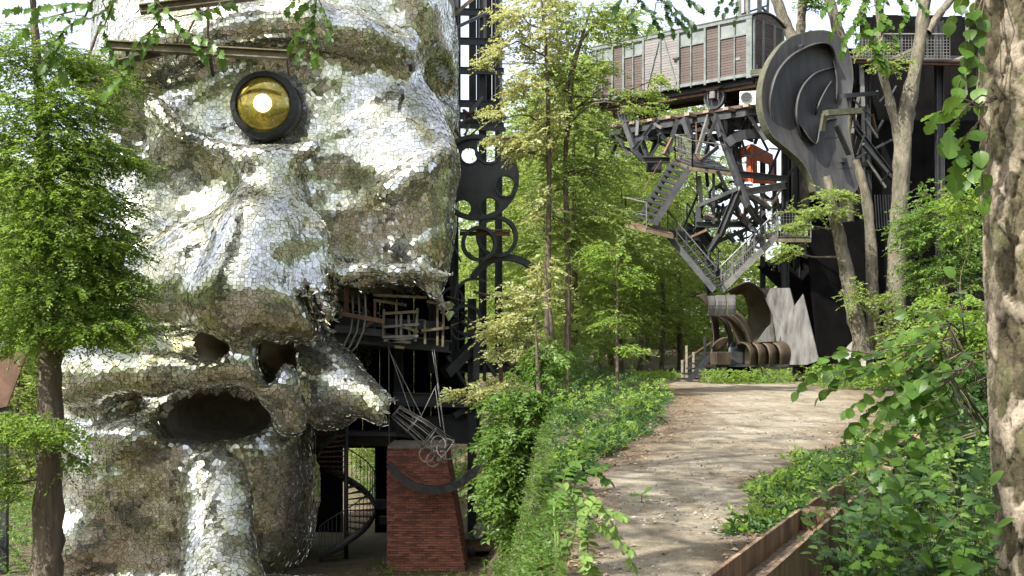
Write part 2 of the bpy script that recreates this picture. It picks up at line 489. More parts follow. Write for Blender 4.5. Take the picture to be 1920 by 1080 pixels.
# how far each point is from the path's edge (0 edge .. 1 middle): leaf litter collects along the edges
at_e = path_me.attributes.new('edge', 'FLOAT', 'POINT')
at_e.data.foreach_set('value', np.tile(1 - np.abs(U * 2 - 1), len(vy)).astype(np.float32))
m, nt, out = new_mat('path_dirt')
p = nt.nodes.new('ShaderNodeBsdfPrincipled')
ea = nt.nodes.new('ShaderNodeAttribute'); ea.attribute_name = 'edge'
nb = noise(nt, 0.55, 7, 0.68); nm = noise(nt, 5.0, 8, 0.75); nf = noise(nt, 55.0, 5, 0.8)
sand = ramp(nt, nm, [(0.3, (0.16, 0.142, 0.105)), (0.55, (0.27, 0.242, 0.185)), (0.75, (0.36, 0.328, 0.258))])
grit = ramp(nt, nf, [(0.33, (0.4, 0.36, 0.32)), (0.5, (0.95, 0.95, 0.95)), (0.7, (1.35, 1.3, 1.25))])
litter = ramp(nt, nf, [(0.33, (0.045, 0.033, 0.022)), (0.5, (0.135, 0.1, 0.066)), (0.66, (0.28, 0.22, 0.155))])
sand2 = mixc(nt, 1.0, sand, grit, 'MULTIPLY')
k = math_n(nt, 'ADD', math_n(nt, 'MULTIPLY', ea.outputs['Fac'], 2.2), math_n(nt, 'MULTIPLY', nb, 1.6))
k = math_n(nt, 'ADD', k, math_n(nt, 'MULTIPLY', nm, 0.7))
kk = nt.nodes.new('ShaderNodeMapRange'); kk.inputs[1].default_value = 1.5; kk.inputs[2].default_value = 2.5
nt.links.new(k, kk.inputs[0])
damp = ramp(nt, noise(nt, 0.32, 5, 0.6), [(0.42, (1, 1, 1)), (0.56, (0.78, 0.75, 0.7))])
rut = ramp(nt, noise(nt, 1.6, 6, 0.7, vec_scale=(1.6, 0.35, 1)), [(0.38, (0.72, 0.69, 0.64)), (0.5, (1, 1, 1)), (0.68, (1.18, 1.16, 1.12))])
base_c = mixc(nt, 1.0, mixc(nt, 1.0, mixc(nt, kk.outputs[0], litter, sand2), damp, 'MULTIPLY'), rut, 'MULTIPLY')
nt.links.new(base_c, p.inputs['Base Color'])
p.inputs['Roughness'].default_value = 0.95
p.inputs['Specular IOR Level'].default_value = 0.2
b = nt.nodes.new('ShaderNodeBump'); b.inputs['Strength'].default_value = 0.7; b.inputs['Distance'].default_value = 0.025
nt.links.new(math_n(nt, 'ADD', nf, math_n(nt, 'MULTIPLY', nm, 1.5)), b.inputs['Height']); nt.links.new(b.outputs[0], p.inputs['Normal'])
nt.links.new(p.outputs[0], out.inputs[0])
tag(obj('path', path_me, m, smooth=True), 'sandy dirt path dappled with sun, running to the rusty curved plates', None, kind='structure')
# ------------------------------------------------------------------ mirror-clad sculptural mass (a plain, rock-like stand-in)
GS = 0.1
gx = np.arange(-14.9, -0.6, GS, dtype=np.float32)
gy = np.arange(30.6, 44.0, GS * 1.3, dtype=np.float32)
gzv = np.arange(-6.2, 14.6, GS, dtype=np.float32)
GX, GY, GZ = np.meshgrid(gx, gy, gzv, indexing='ij')

def smin(a, b, k):
    h = np.clip(0.5 + 0.5 * (b - a) / k, 0, 1)
    return b + (a - b) * h - k * h * (1 - h)
def smax(a, b, k):
    return -smin(-a, -b, k)
def m_px(px, Y): return px * Y / F
def sell(c, r, n=2.0):
    """(super)ellipsoid: centre, radii"""
    q = (np.abs((GX - c[0]) / r[0]) ** n + np.abs((GY - c[1]) / r[1]) ** n + np.abs((GZ - c[2]) / r[2]) ** n) ** (1.0 / n)
    return (q - 1) * min(r)
def caps(a, b, ra, rb, sy=1.0):
    ax, ay, az = a; bx, by, bz = b
    dx, dy, dz = bx - ax, by - ay, bz - az
    L = dx * dx + dy * dy + dz * dz
    t = np.clip(((GX - ax) * dx + (GY - ay) * dy + (GZ - az) * dz) / L, 0, 1)
    d = np.sqrt((GX - ax - t * dx) ** 2 + ((GY - ay - t * dy) * sy) ** 2 + (GZ - az - t * dz) ** 2)
    return d - (ra + (rb - ra) * t)
def chain(D, pts, k):
    for (p0, r0), (p1, r1) in zip(pts[:-1], pts[1:]):
        D = smin(D, caps(at(*p0), at(*p1), r0, r1), k)
    return D

D = sell((at(535, 215, 40.3)), (m_px(322, 40.3), 5.5, 9.0), 3.2)
D = smin(D, sell(at(745, 320, 36.4), (1.9, 1.9, 2.3)), 0.8)
D = smin(D, sell(at(775, 0, 36.8), (0.95, 1.6, 1.9)), 0.4)
D = smin(D, sell(at(790, 450, 36.4), (0.9, 1.3, 1.4)), 0.6)
D = smin(D, sell(at(275, 470, 36.2), (1.3, 1.6, 1.7)), 0.7)
# the buttress: a smooth ridge flaring downwards and out
D = chain(D, [((520, 290, 34.5), 0.4), ((512, 350, 33.9), 0.65), ((490, 440, 33.2), 1.0), ((462, 545, 32.7), 1.2)], 0.9)
D = chain(D, [((515, 350, 34.2), 0.4), ((575, 450, 33.9), 0.65), ((575, 580, 33.8), 0.8)], 0.7)
D = chain(D, [((480, 410, 34.0), 0.5), ((370, 490, 34.2), 0.95), ((310, 555, 34.4), 1.0)], 1.0)
D = chain(D, [((315, 548, 34.1), 0.95), ((450, 565, 33.3), 1.05), ((585, 575, 33.7), 0.85)], 0.9)
# folds running over the front
D = chain(D, [((285, 190, 34.4), 0.22), ((350, 252, 33.9), 0.3), ((480, 297, 33.5), 0.36), ((590, 274, 33.7), 0.3), ((650, 240, 34.5), 0.15)], 0.6)
D = chain(D, [((175, 150, 35.2), 0.5), ((285, 85, 34.1), 0.6), ((430, 55, 33.6), 0.6), ((570, 38, 33.7), 0.55), ((670, 62, 34.3), 0.4), ((750, 95, 35.2), 0.25)], 0.9)
D = chain(D, [((640, 395, 34.6), 0.25), ((720, 360, 34.3), 0.3), ((780, 320, 34.6), 0.28), ((830, 285, 35.2), 0.15)], 0.45)
D = chain(D, [((600, 530, 34.2), 0.35), ((690, 497, 34.2), 0.3), ((740, 505, 34.4), 0.25), ((845, 520, 35.2), 0.14)], 0.35)
# hollows
D = smax(D, -sell(at(492, 180, 33.7), (2.5, 1.25, 1.35)), 0.6)
D = smax(D, -sell(at(330, 335, 34.4), (1.3, 0.9, 1.0)), 0.7)
D = smax(D, -sell(at(640, 345, 34.0), (1.0, 0.8, 0.75)), 0.6)
D = smax(D, -sell(at(690, 268, 34.2), (1.1, 0.45, 0.6)), 0.7)
D = smax(D, -sell(at(705, 440, 34.2), (1.2, 0.9, 0.75)), 0.6)
D = smax(D, -sell(at(245, 255, 35.2), (0.45, 0.7, 0.5)), 0.4)
D = smax(D, -sell(at(835, 150, 37.5), (0.7, 2.5, 0.75)), 0.25)
D = smax(D, -sell(at(900, 470, 38.0), (0.75, 3.5, 1.0)), 0.3)
# open bay on the right, where the machinery stands
jag = 0.16 * np.sin(GX * 5.3 + 1.0) * np.sin(GX * 2.1 + GZ * 1.7) + 0.12 * np.sign(np.sin(GX * 6.1 + GZ * 3.0)) * np.abs(np.sin(GX * 9.7 + 2.0 * GZ)) + 0.06 * np.sin(GX * 17.0 + GZ * 11.0)
D = smax(D, -(sell(at(870, 640, 38.0), (m_px(245, 38), 6.5, m_px(105, 38)), 6.0) + jag), 0.06)
D = smin(D, caps(at(690, 500, 36.0), at(790, 515, 36.2), 0.5, 0.35), 0.3)
D = smin(D, caps(at(790, 510, 35.3), at(843, 588, 35.3), 0.34, 0.05), 0.15)
# lower mass
Lw = sell(at(350, 905, 38.3), (m_px(240, 38.3), 3.7, m_px(225, 38.3)), 3.0)
Lw = smin(Lw, sell(at(165, 708, 35.0), (1.1, 1.2, 0.95)), 0.5)
Lw = chain(Lw, [((190, 705, 34.5), 0.65), ((290, 698, 33.8), 0.55), ((385, 692, 33.3), 0.45), ((450, 685, 33.3), 0.48), ((515, 718, 33.7), 0.52), ((545, 790, 34.2), 0.45)], 0.5)
Lw = smin(Lw, sell(at(205, 900, 35.0), (1.0, 0.9, 1.3)), 0.8)
Lw = smin(Lw, sell(at(150, 1010, 35.0), (0.9, 1.1, 1.0)), 0.7)
Lw = smin(Lw, sell(at(260, 815, 34.5), (0.9, 0.8, 0.5)), 0.6)
Lw = smin(Lw, caps(at(585, 690, 36.2), at(722, 770, 34.9), 1.05, 0.42), 0.4)
Lw = smin(Lw, sell(at(620, 730, 36.3), (1.15, 1.2, 1.25)), 0.4)
D = smin(D, Lw, 0.35)
# grottoes
D = smax(D, -sell(at(418, 650, 34.8), (m_px(50, 34.8), 3.2, m_px(33, 34.8))), 0.2)
D = smax(D, -sell(at(522, 678, 34.8), (m_px(27, 34.8), 3.0, m_px(46, 34.8))), 0.15)
D = smax(D, -sell(at(400, 785, 35.0), (m_px(94, 35), 3.4, m_px(46, 35)), 2.6), 0.15)
D = smax(D, -caps(at(715, 766, 35.1), at(752, 792, 34.6), 0.3, 0.32), 0.08)
# smooth pale pier sloping forward below the lower grotto
for k_, (y0, y1, Ya, Yb, ra, rb_) in enumerate(((905, 940, 33.75, 33.45, 0.98, 0.95), (940, 1010, 33.45, 32.85, 0.95, 0.92), (1010, 1100, 32.85, 31.9, 0.92, 1.25))):
    a_, b_ = at(404 + k_ * 3, y0, Ya + .55), at(407 + k_ * 3, y1, Yb + .55)
    D = smin(D, caps(a_, b_, ra, rb_, 1.6), 0.3)
D = smin(D, caps(at(110, 1110, 35), at(600, 1110, 35), 0.5, 0.5), 0.3)
# a little unevenness all over
D = D + 0.03 * np.sin(GX * 2.3 + GZ * 1.1) * np.sin(GZ * 2.0 - GX * 0.8 + GY) + 0.02 * np.sin(GX * 5.1 - GZ * 3.3) * np.sin(GZ * 4.7 + GX)
D[:, :, 0] = 1.0; D[:, :, -1] = 1.0; D[:, -1, :] = 1.0

def surface_nets(D, gx, gy, gz_):
    nx, ny, nz = D.shape
    S = D < 0
    c = [(i, j, k) for i in (0, 1) for j in (0, 1) for k in (0, 1)]
    cnt = np.zeros((nx - 1, ny - 1, nz - 1), np.int8)
    for i, j, k in c:
        cnt += S[i:nx - 1 + i, j:ny - 1 + j, k:nz - 1 + k]
    A = np.argwhere((cnt > 0) & (cnt < 8))
    idx = -np.ones(cnt.shape, np.int32)
    idx[A[:, 0], A[:, 1], A[:, 2]] = np.arange(len(A))
    acc = np.zeros((len(A), 3)); num = np.zeros(len(A))
    for a in range(8):
        for d in range(3):
            o = list(c[a])
            if o[d]: continue
            o2 = o.copy(); o2[d] = 1
            d0 = D[A[:, 0] + o[0], A[:, 1] + o[1], A[:, 2] + o[2]]
            d1 = D[A[:, 0] + o2[0], A[:, 1] + o2[1], A[:, 2] + o2[2]]
            cr = (d0 < 0) != (d1 < 0)
            t = np.where(cr, d0 / (d0 - d1 + 1e-12), 0)
            pt = np.array(o, float)[None].repeat(len(A), 0); pt[:, d] = t
            acc[cr] += pt[cr]; num[cr] += 1
    P = A + acc / num[:, None]
    V = np.stack([gx[0] + P[:, 0] * (gx[1] - gx[0]), gy[0] + P[:, 1] * (gy[1] - gy[0]), gz_[0] + P[:, 2] * (gz_[1] - gz_[0])], 1)
    faces = []
    for d in range(3):
        e1, e2 = [q for q in range(3) if q != d]
        sl0 = [slice(1, s - 1) for s in (nx, ny, nz)]; sl1 = list(sl0)
        sl0[d] = slice(0, D.shape[d] - 1); sl1[d] = slice(1, D.shape[d])
        a0 = S[tuple(sl0)]; a1 = S[tuple(sl1)]
        E = np.argwhere(a0 != a1)
        flip = a0[E[:, 0], E[:, 1], E[:, 2]]
        for q in range(3):
            if q != d: E[:, q] += 1
        def cell(u, v):
            W = E.copy(); W[:, e1] += u; W[:, e2] += v
            return idx[W[:, 0], W[:, 1], W[:, 2]]
        quad = np.stack([cell(-1, -1), cell(0, -1), cell(0, 0), cell(-1, 0)], 1)
        if d == 1: flip = ~flip
        quad[~flip] = quad[~flip][:, ::-1]
        faces.append(quad)
    Q = np.vstack(faces)
    Q = Q[(Q >= 0).all(1)]
    return V, Q

MV, MQ = surface_nets(D, gx, gy, gzv)
G = np.gradient(D, gx[1] - gx[0], gy[1] - gy[0], gzv[1] - gzv[0])
def gsample(P):
    i = np.clip(np.round((P[:, 0] - gx[0]) / (gx[1] - gx[0])).astype(int), 0, len(gx) - 1)
    j = np.clip(np.round((P[:, 1] - gy[0]) / (gy[1] - gy[0])).astype(int), 0, len(gy) - 1)
    k = np.clip(np.round((P[:, 2] - gzv[0]) / (gzv[1] - gzv[0])).astype(int), 0, len(gzv) - 1)
    n = np.stack([g[i, j, k] for g in G], 1)
    return n / (np.linalg.norm(n, axis=1, keepdims=True) + 1e-9)
MN = gsample(MV)
# smooth the normals a little over the mesh edges
for _ in range(2):
    acc = MN.copy()
    for a, b in ((0, 1), (1, 2), (2, 3), (3, 0)):
        np.add.at(acc, MQ[:, a], MN[MQ[:, b]]); np.add.at(acc, MQ[:, b], MN[MQ[:, a]])
    MN = acc / (np.linalg.norm(acc, axis=1, keepdims=True) + 1e-9)
del GX, GY, GZ, G, D

mos = thing('mosaic_monument', 'huge rock-like monument clad in mirror shards with round amber lamp', 'monument', (-7.8, 37.0, -5.5))
mloc = np.array(mos.location)
obj('core', mesh_np('core', MV - mloc - MN * 0.012, MQ), MATS['grout'], mos, smooth=True)

# mirror shards: flat pieces cut to fit each other, laid on the core
m, nt, out = new_mat('mirror_shard')
g = nt.nodes.new('ShaderNodeNewGeometry'); oi = nt.nodes.new('ShaderNodeObjectInfo')
r = math_n(nt, 'FRACT', math_n(nt, 'ADD', oi.outputs['Random'], g.outputs['Random Per Island']))
r2 = math_n(nt, 'FRACT', math_n(nt, 'MULTIPLY', r, 37.7))
p = nt.nodes.new('ShaderNodeBsdfPrincipled')
c = ramp(nt, r, [(0.0, (0.32, 0.31, 0.22)), (0.12, (0.52, 0.515, 0.45)), (0.5, (0.65, 0.655, 0.63)), (1.0, (0.75, 0.755, 0.75))])
tcn = noise(nt, 0.55, 6, 0.65)
dirt = ramp(nt, tcn, [(0.45, (1, 1, 1)), (0.62, (0.78, 0.78, 0.56))])
spot = ramp(nt, noise(nt, 9.0, 5, 0.7), [(0.52, (1, 1, 1)), (0.68, (0.55, 0.52, 0.42))])
c = mixc(nt, 1.0, mixc(nt, 1.0, c, dirt, 'MULTIPLY'), spot, 'MULTIPLY')
nt.links.new(c, p.inputs['Base Color'])
p.inputs['Metallic'].default_value = 0.8
rg = math_n(nt, 'ADD', math_n(nt, 'MULTIPLY', r2, 0.12), 0.07)
nt.links.new(math_n(nt, 'ADD', rg, math_n(nt, 'MULTIPLY', tcn, 0.08)), p.inputs['Roughness'])
nt.links.new(p.outputs[0], out.inputs[0])
MATS['mirror'] = m

# pick spots on the surface, spaced by the size of the shard
front = np.where((MN[:, 1] < 0.45) & (MV[:, 2] > -5.75) & (MV[:, 2] < 12.4))[0]
# leave the inside of the grottoes bare
def in_ell(P, c, r): return (((P - np.array(c)) / np.array(r)) ** 2).sum(1) < 1
bare = in_ell(MV[front], at(418, 655, 36.6), (1.1, 2.2, 0.9)) | in_ell(MV[front], at(522, 678, 36.6), (0.8, 2.2, 1.1)) | in_ell(MV[front], at(400, 782, 36.6), (1.9, 2.1, 1.1)) | in_ell(MV[front], at(775, 607, 39.4), (3.3, 3.4, 1.9))
front = front[~bare]
RNG.shuffle(front)
rad = 0.062 + 0.1 * RNG.random(len(front)) ** 2.2
fp = MV[front]
rad *= 1.0 + 0.45 * np.clip(np.sin(fp[:, 0] * 1.1 + 2) * np.sin(fp[:, 2] * 0.9), 0, 1)
cellsz = 0.22
hashd = {}
pts = []
for q, i in enumerate(front):
    P0 = MV[i]; key = tuple((P0 / cellsz).astype(int)); rr = rad[q]; ok = True
    for a in (-1, 0, 1):
        for b_ in (-1, 0, 1):
            for c_ in (-1, 0, 1):
                for j in hashd.get((key[0] + a, key[1] + b_, key[2] + c_), ()):
                    w = MV[j] - P0
                    if w[0] * w[0] + w[1] * w[1] + w[2] * w[2] < rr * rr: ok = False; break
                if not ok: break
            if not ok: break
        if not ok: break
    if ok:
        hashd.setdefault(key, []).append(i); pts.append(i)
PT = MV[pts] + (RNG.random((len(pts), 3)) - 0.5) * 0.03
NT = MN[pts]
kd = kdtree.KDTree(len(PT))
for i, q in enumerate(PT): kd.insert(q, i)
kd.balance()

def clip(poly, nx, ny, d):
    """keep the part of a flat polygon where nx*x+ny*y <= d"""
    res = []
    for i in range(len(poly)):
        x0, y0 = poly[i]; x1, y1 = poly[(i + 1) % len(poly)]
        s0 = nx * x0 + ny * y0 - d; s1 = nx * x1 + ny * y1 - d
        if s0 <= 0: res.append((x0, y0))
        if (s0 < 0 < s1) or (s1 < 0 < s0):
            t = s0 / (s0 - s1)
            res.append((x0 + (x1 - x0) * t, y0 + (y1 - y0) * t))
    return res

shards = []
for i in range(len(PT)):
    n = Vector(NT[i])
    s = n.orthogonal().normalized(); u = n.cross(s)
    o = PT[i]
    h = 0.2
    poly = [(-h, -h), (h, -h), (h, h), (-h, h)]
    for co, j, dist in kd.find_n(o, 15):
        if j == i: continue
        w = co - Vector(o)
        wx, wy = w.dot(s), w.dot(u)
        L = math.hypot(wx, wy)
        if L < 1e-4: continue
        poly = clip(poly, wx / L, wy / L, min(L / 2, dist * 0.5) - 0.0038)
        if len(poly) < 3: break
    if len(poly) < 3: continue
    parts = [poly]
    if random.random() < 0.55:        # break the piece in two
        a = random.random() * math.pi
        cx = sum(q[0] for q in poly) / len(poly); cy = sum(q[1] for q in poly) / len(poly)
        d = cx * math.cos(a) + cy * math.sin(a) + random.uniform(-0.02, 0.02)
        parts = [clip(poly, math.cos(a), math.sin(a), d - 0.004), clip(poly, -math.cos(a), -math.sin(a), -d - 0.004)]
    for q in parts:
        if len(q) < 3: continue
        area = 0.5 * abs(sum(q[k][0] * q[(k + 1) % len(q)][1] - q[(k + 1) % len(q)][0] * q[k][1] for k in range(len(q))))
        if area < 0.0006: continue
        sd = 0.03
        n2 = (n + s * random.gauss(0, sd) + u * random.gauss(0, sd)).normalized()
        cx = sum(k[0] for k in q) / len(q); cy = sum(k[1] for k in q) / len(q)
        base = Vector(o) + s * cx + u * cy + n * 0.012
        ring = []
        for x, y in q:
            w = s * (x - cx) + u * (y - cy)
            w = w - n2 * w.dot(n2)
            ring.append(base + w)
        shards.append((area * (0.3 + abs(n.y)), ring, n2))
shards.sort(key=lambda q: -q[0])
def shard_geo(ring, n2, org):
    k = len(ring)
    vs = [p + n2 * 0.008 - org for p in ring] + [p - n2 * 0.016 - org for p in ring]
    fs = [list(range(k))] + [[j + k, (j + 1) % k + k, (j + 1) % k, j] for j in range(k)]
    return vs, fs
for a, ring, n2 in shards[:300]:
    c = sum(ring, Vector()) / len(ring)
    vs, fs = shard_geo(ring, n2, c)
    o = obj('mirror_shard', mesh_np('mirror_shard', np.array([tuple(v) for v in vs]), fs), MATS['mirror'], mos)
    o.location = c - mos.location
big = MB()
for a, ring, n2 in shards[300:]:
    vs, fs = shard_geo(ring, n2, mos.location)
    big.add(vs, fs)
o = big.build('mirror_shards', MATS['mirror'], mos, local=False)
tag(o, 'small mirror shards covering the rest of the monument', kind='stuff')
print('shards', len(shards), 'core', len(MV))

# round amber lamp in its dark steel ring
pc = at(496, 197, 34.3)
lax = Vector((0.02, -1, -0.02)).normalized()
m, nt, out = new_mat('amber_glass')
p = nt.nodes.new('ShaderNodeBsdfPrincipled')
c = ramp(nt, noise(nt, 4.0, 6, 0.7), [(0.35, (0.16, 0.11, 0.02)), (0.47, (0.4, 0.31, 0.05)), (0.56, (0.22, 0.19, 0.04)), (0.68, (0.6, 0.55, 0.25))])
nt.links.new(c, p.inputs['Base Color']); p.inputs['Roughness'].default_value = 0.12; p.inputs['Metallic'].default_value = 0.55
nt.links.new(p.outputs[0], out.inputs[0])
MATS['amber'] = m
m, nt, out = new_mat('lamp_light')
e = nt.nodes.new('ShaderNodeEmission'); e.inputs[0].default_value = (1, 0.96, 0.86, 1); e.inputs[1].default_value = 5.0
nt.links.new(e.outputs[0], out.inputs[0]); MATS['lamp'] = m
lamp = MB()
R = 1.0
lamp.lathe(pc + lax * -0.55, [(R * 0.98, 0.0), (R, 0.55), (R * 0.96, 0.7), (R * 0.82, 0.78), (R * 0.8, 0.72), (R * 0.8, 0.2)], lax, 48)
ring_o = lamp.build('lamp_ring', MATS['steel_grey'], mos, smooth=False)
tag(ring_o, 'dark steel ring around the amber lamp')
lens = MB()
prof = [(0.8 * R * math.sin(t), 0.1 + 0.2 * math.cos(t)) for t in np.linspace(math.pi / 2, 0.2, 9)]
lens.lathe(pc + lax * 0.0, [(0.8 * R, 0.0)] + prof, lax, 48)
lens_o = lens.build('lamp_lens', MATS['amber'], ring_o, smooth=True)
bulb = MB()
bulb.lathe(pc + lax * 0.24, [(0.25, 0.0), (0.25, 0.1), (0.2, 0.14), (0.1, 0.16)], lax, 28)
bulb.build('bulb', MATS['lamp'], ring_o, smooth=True)
for a in range(8):                                   # seams of the lamp ring
    t = a * math.pi / 4 + 0.2
    e1 = lax.orthogonal().normalized(); e2 = lax.cross(e1)
    d = e1 * math.cos(t) + e2 * math.sin(t)
    MB().bar(pc + d * 0.84 + lax * 0.225, pc + d * 0.95 + lax * 0.17, 0.02, 0.02, lax).build('ring_seam', MATS['steel_grey'], ring_o)
# ------------------------------------------------------------------ steelwork beside and behind the monument
def W(p): return at(*p)
def beams(parent, rows, default='steel_dark'):
    """rows: name, (px,py,Y), (px,py,Y), width, height[, material[, profile]]"""
    for r in rows:
        nm, a, b, w, h = r[:5]
        mat = MATS[r[5]] if len(r) > 5 and r[5] else MATS[default]
        prof = r[6] if len(r) > 6 else 'bar'
        q = MB()
        if prof == 'i': q.ibeam(W(a), W(b), w, h)
        elif prof == 'tube': q.tube([W(a), W(b)], w / 2, 8)
        else: q.bar(W(a), W(b), w, h)
        q.build(nm, mat, parent)

GZL = -5.55
tower = thing('steel_tower', 'dark steel framework tower standing behind the mirror monument', 'steel tower', (-2.0, 41.0, GZL))
rows = []
for px, Y in ((812, 41), (852, 43), (905, 45), (935, 47), (838, 47), (748, 40.5), (885, 40.5)):
    lo = 1100 if px not in (905, 935, 812, 852) else 700
    top = -60
    if px in (748,): top = 600
    if px == 885: top = 560
    rows.append(('column', (px, top, Y), (px, lo, Y), 0.3, 0.3, 'steel_dark', 'i'))
for py in (20, 75, 130, 192, 215, 232):
    rows.append(('girder', (770, py, 42.5), (945, py + 4, 45.5), 0.16, 0.26, 'steel_dark', 'i'))
rows += [('brace', (815, 60, 40.8), (895, -10, 41.5), 0.12, 0.12, 'steel_olive'), ('brace', (842, 58, 40.6), (918, 22, 43), 0.1, 0.1, 'steel_grey'),
         ('brace', (870, 225, 42), (905, 182, 44), 0.09, 0.09, 'steel_grey'), ('brace', (810, 100, 41.5), (850, 125, 42), 0.1, 0.1),
         ('strut', (836, 12, 40), (838, 62, 40), 0.16, 0.16, 'steel_olive'), ('bracket', (816, 12, 39.8), (838, 10, 39.8), 0.4, 0.3, 'concrete'),
         ('bracket', (826, 69, 39.8), (848, 68, 39.8), 0.3, 0.2, 'steel_olive'), ('strut', (832, 75, 39.8), (840, 94, 39.8), 0.08, 0.08, 'steel_olive'),
         ('girder', (905, 241, 44), (948, 243, 44), 0.14, 0.14, 'steel_grey'), ('girder', (880, 260, 43), (973, 261, 43), 0.12, 0.1, 'steel_rust'),
         ('girder', (905, 217, 44), (950, 221, 44), 0.12, 0.12, 'steel_grey'), ('brace', (920, 221, 44), (938, 241, 44), 0.06, 0.06, 'steel_grey'),
         # lower decks
         ('girder', (628, 627, 36.4), (842, 650, 38), 0.5, 0.4, 'steel_dark', 'i'), ('girder', (628, 600, 37.6), (830, 612, 39.5), 0.3, 0.3),
         ('girder', (738, 745, 39.5), (1005, 752, 41), 0.3, 0.35, 'steel_grey', 'i'), ('girder', (745, 758, 39.4), (985, 764, 40.6), 0.3, 0.1),
         ('girder', (840, 690, 40), (1005, 688, 43), 0.4, 0.35, 'steel_dark', 'i'), ('girder', (900, 800, 41), (730, 815, 41), 0.6, 1.0),
         ('brace', (850, 780, 40), (915, 735, 40.5), 0.2, 0.2), ('brace', (835, 700, 39.5), (905, 630, 40.5), 0.35, 0.35),
         ('brace', (838, 668, 39.5), (880, 735, 40.2), 0.12, 0.12), ('column', (893, 640, 40), (893, 712, 40), 0.2, 0.2, 'steel_grey'),
         ('column', (908, 655, 41), (909, 715, 41), 0.1, 0.1, 'steel_grey'), ('column', (939, 672, 41), (939, 715, 41), 0.14, 0.14, 'steel_rust'),
         ('brace', (903, 665, 40.8), (930, 705, 41), 0.1, 0.1, 'steel_grey'), ('brace', (938, 665, 41), (975, 705, 41.5), 0.1, 0.1, 'steel_grey'),
         ('drum_shaft', (940, 690, 42.0), (1012, 688, 42.6), 0.3, 0.3, 'steel_olive', 'tube'),
         ('column', (755, 830, 40), (738, 1072, 40), 0.42, 0.42, 'steel_dark', 'i'), ('bracket', (705, 945, 40), (745, 945, 40), 0.3, 0.3), ('bracket', (712, 975, 40), (745, 975, 40), 0.25, 0.25),
         ('girder', (590, 820, 40), (745, 822, 40), 0.5, 0.5),
         # machine members in the open bay
         ('mast', (650, 530, 35.8), (649, 592, 35.8), 0.14, 0.14, 'steel_rust', 'i'), ('arm', (640, 588, 35.7), (720, 603, 36), 0.12, 0.13, 'steel_rust'),
         ('arm', (703, 560, 36.2), (703, 598, 36.2), 0.07, 0.07, 'steel_rust'), ('arm', (700, 563, 36.2), (762, 572, 36.6), 0.08, 0.08, 'steel_olive'),
         ('arm', (682, 614, 36.0), (707, 596, 36.0), 0.1, 0.1, 'steel_rust'), ('deck_edge', (627, 616, 36.2), (722, 625, 36.6), 0.2, 0.22, 'steel_grey')]
for i, (x0, y0, x1, y1) in enumerate([(720, 580, 718, 635), (752, 585, 752, 638), (743, 570, 744, 640), (783, 578, 779, 640), (766, 590, 768, 632), (797, 600, 797, 645), (820, 570, 820, 648), (832, 585, 830, 650)]):
    rows.append(('post', (x0, y0, 36.3), (x1, y1, 36.3), 0.07, 0.07, 'steel_pale' if i in (1, 3) else 'steel_olive'))
for i, (x0, y0, x1, y1) in enumerate([(720, 588, 785, 584), (719, 613, 786, 608), (718, 632, 784, 630), (720, 638, 770, 642), (728, 640, 775, 633), (740, 650, 758, 652), (754, 612, 784, 622), (800, 565, 835, 572), (790, 620, 842, 614), (700, 553, 800, 558)]):
    rows.append(('rail', (x0, y0, 36.2), (x1, y1, 36.2), 0.07, 0.08, 'steel_pale' if i in (1, 2, 4) else 'steel_olive'))
beams(tower, rows)
# dark sheets added behind the tower in place of its deep shade
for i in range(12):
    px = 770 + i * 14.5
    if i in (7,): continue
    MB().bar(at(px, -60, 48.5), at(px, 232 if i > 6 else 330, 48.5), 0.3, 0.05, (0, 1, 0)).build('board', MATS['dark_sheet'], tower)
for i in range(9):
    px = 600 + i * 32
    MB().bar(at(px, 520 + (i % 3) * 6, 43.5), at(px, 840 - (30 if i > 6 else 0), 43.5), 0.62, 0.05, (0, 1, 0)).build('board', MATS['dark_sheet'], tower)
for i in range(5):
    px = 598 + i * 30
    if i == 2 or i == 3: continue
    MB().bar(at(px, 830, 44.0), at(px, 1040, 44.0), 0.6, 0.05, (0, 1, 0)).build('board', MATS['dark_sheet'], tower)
MB().slab([at(628, 640, 36.3), at(842, 655, 37.8), at(842, 655, 43.2), at(600, 648, 43.2)], 0.12).build('deck_plate', MATS['steel_dark'], tower)
MB().slab([at(596, 812, 38.5), at(742, 815, 38.5), at(890, 830, 43.2), at(590, 818, 43.2)], 0.12).build('deck_plate', MATS['steel_dark'], tower)
# bent rods and hoops of the machinery
for px in (660, 672, 684):
    q = MB(); q.tube([at(px, 548, 36), at(px + 2, 590, 35.9), at(px - 3, 622, 35.8), at(px - 16, 650, 35.6), at(px - 28, 662, 35.6)], 0.035, 6); q.build('bent_rod', MATS['steel_pale'], tower, smooth=True)
for cx, cy, r, Y, mt in ((790, 612, 14, 36.5, 'steel_dark'), (848, 560, 22, 39, 'steel_dark'), (862, 620, 18, 39, 'steel_dark'), (770, 540, 9, 36.4, 'steel_dark'), (875, 600, 30, 40, 'steel_dark')):
    R = r * Y / F
    MB().ring(at(cx, cy, Y), R * 0.8, R, 0.1, (0.2, -1, 0.1), n=24).build('hoop', MATS[mt], tower)
for k in range(26):                                   # the tangle of rods at the monument's right edge
    px, py = random.uniform(800, 905), random.choice([random.uniform(205, 255), random.uniform(470, 650)])
    if py > 400: px = random.uniform(845, 905)
    a = random.uniform(0, math.pi); L = random.uniform(14, 46)
    MB().tube([at(px - L / 2 * math.cos(a), py - L / 2 * math.sin(a), random.uniform(37.5, 40)), at(px + L / 2 * math.cos(a), py + L / 2 * math.sin(a), random.uniform(37.5, 40))], random.uniform(0.025, 0.06), 6).build('rod', MATS[random.choice(['steel_dark', 'steel_dark', 'steel_grey', 'steel_rust'])], tower)

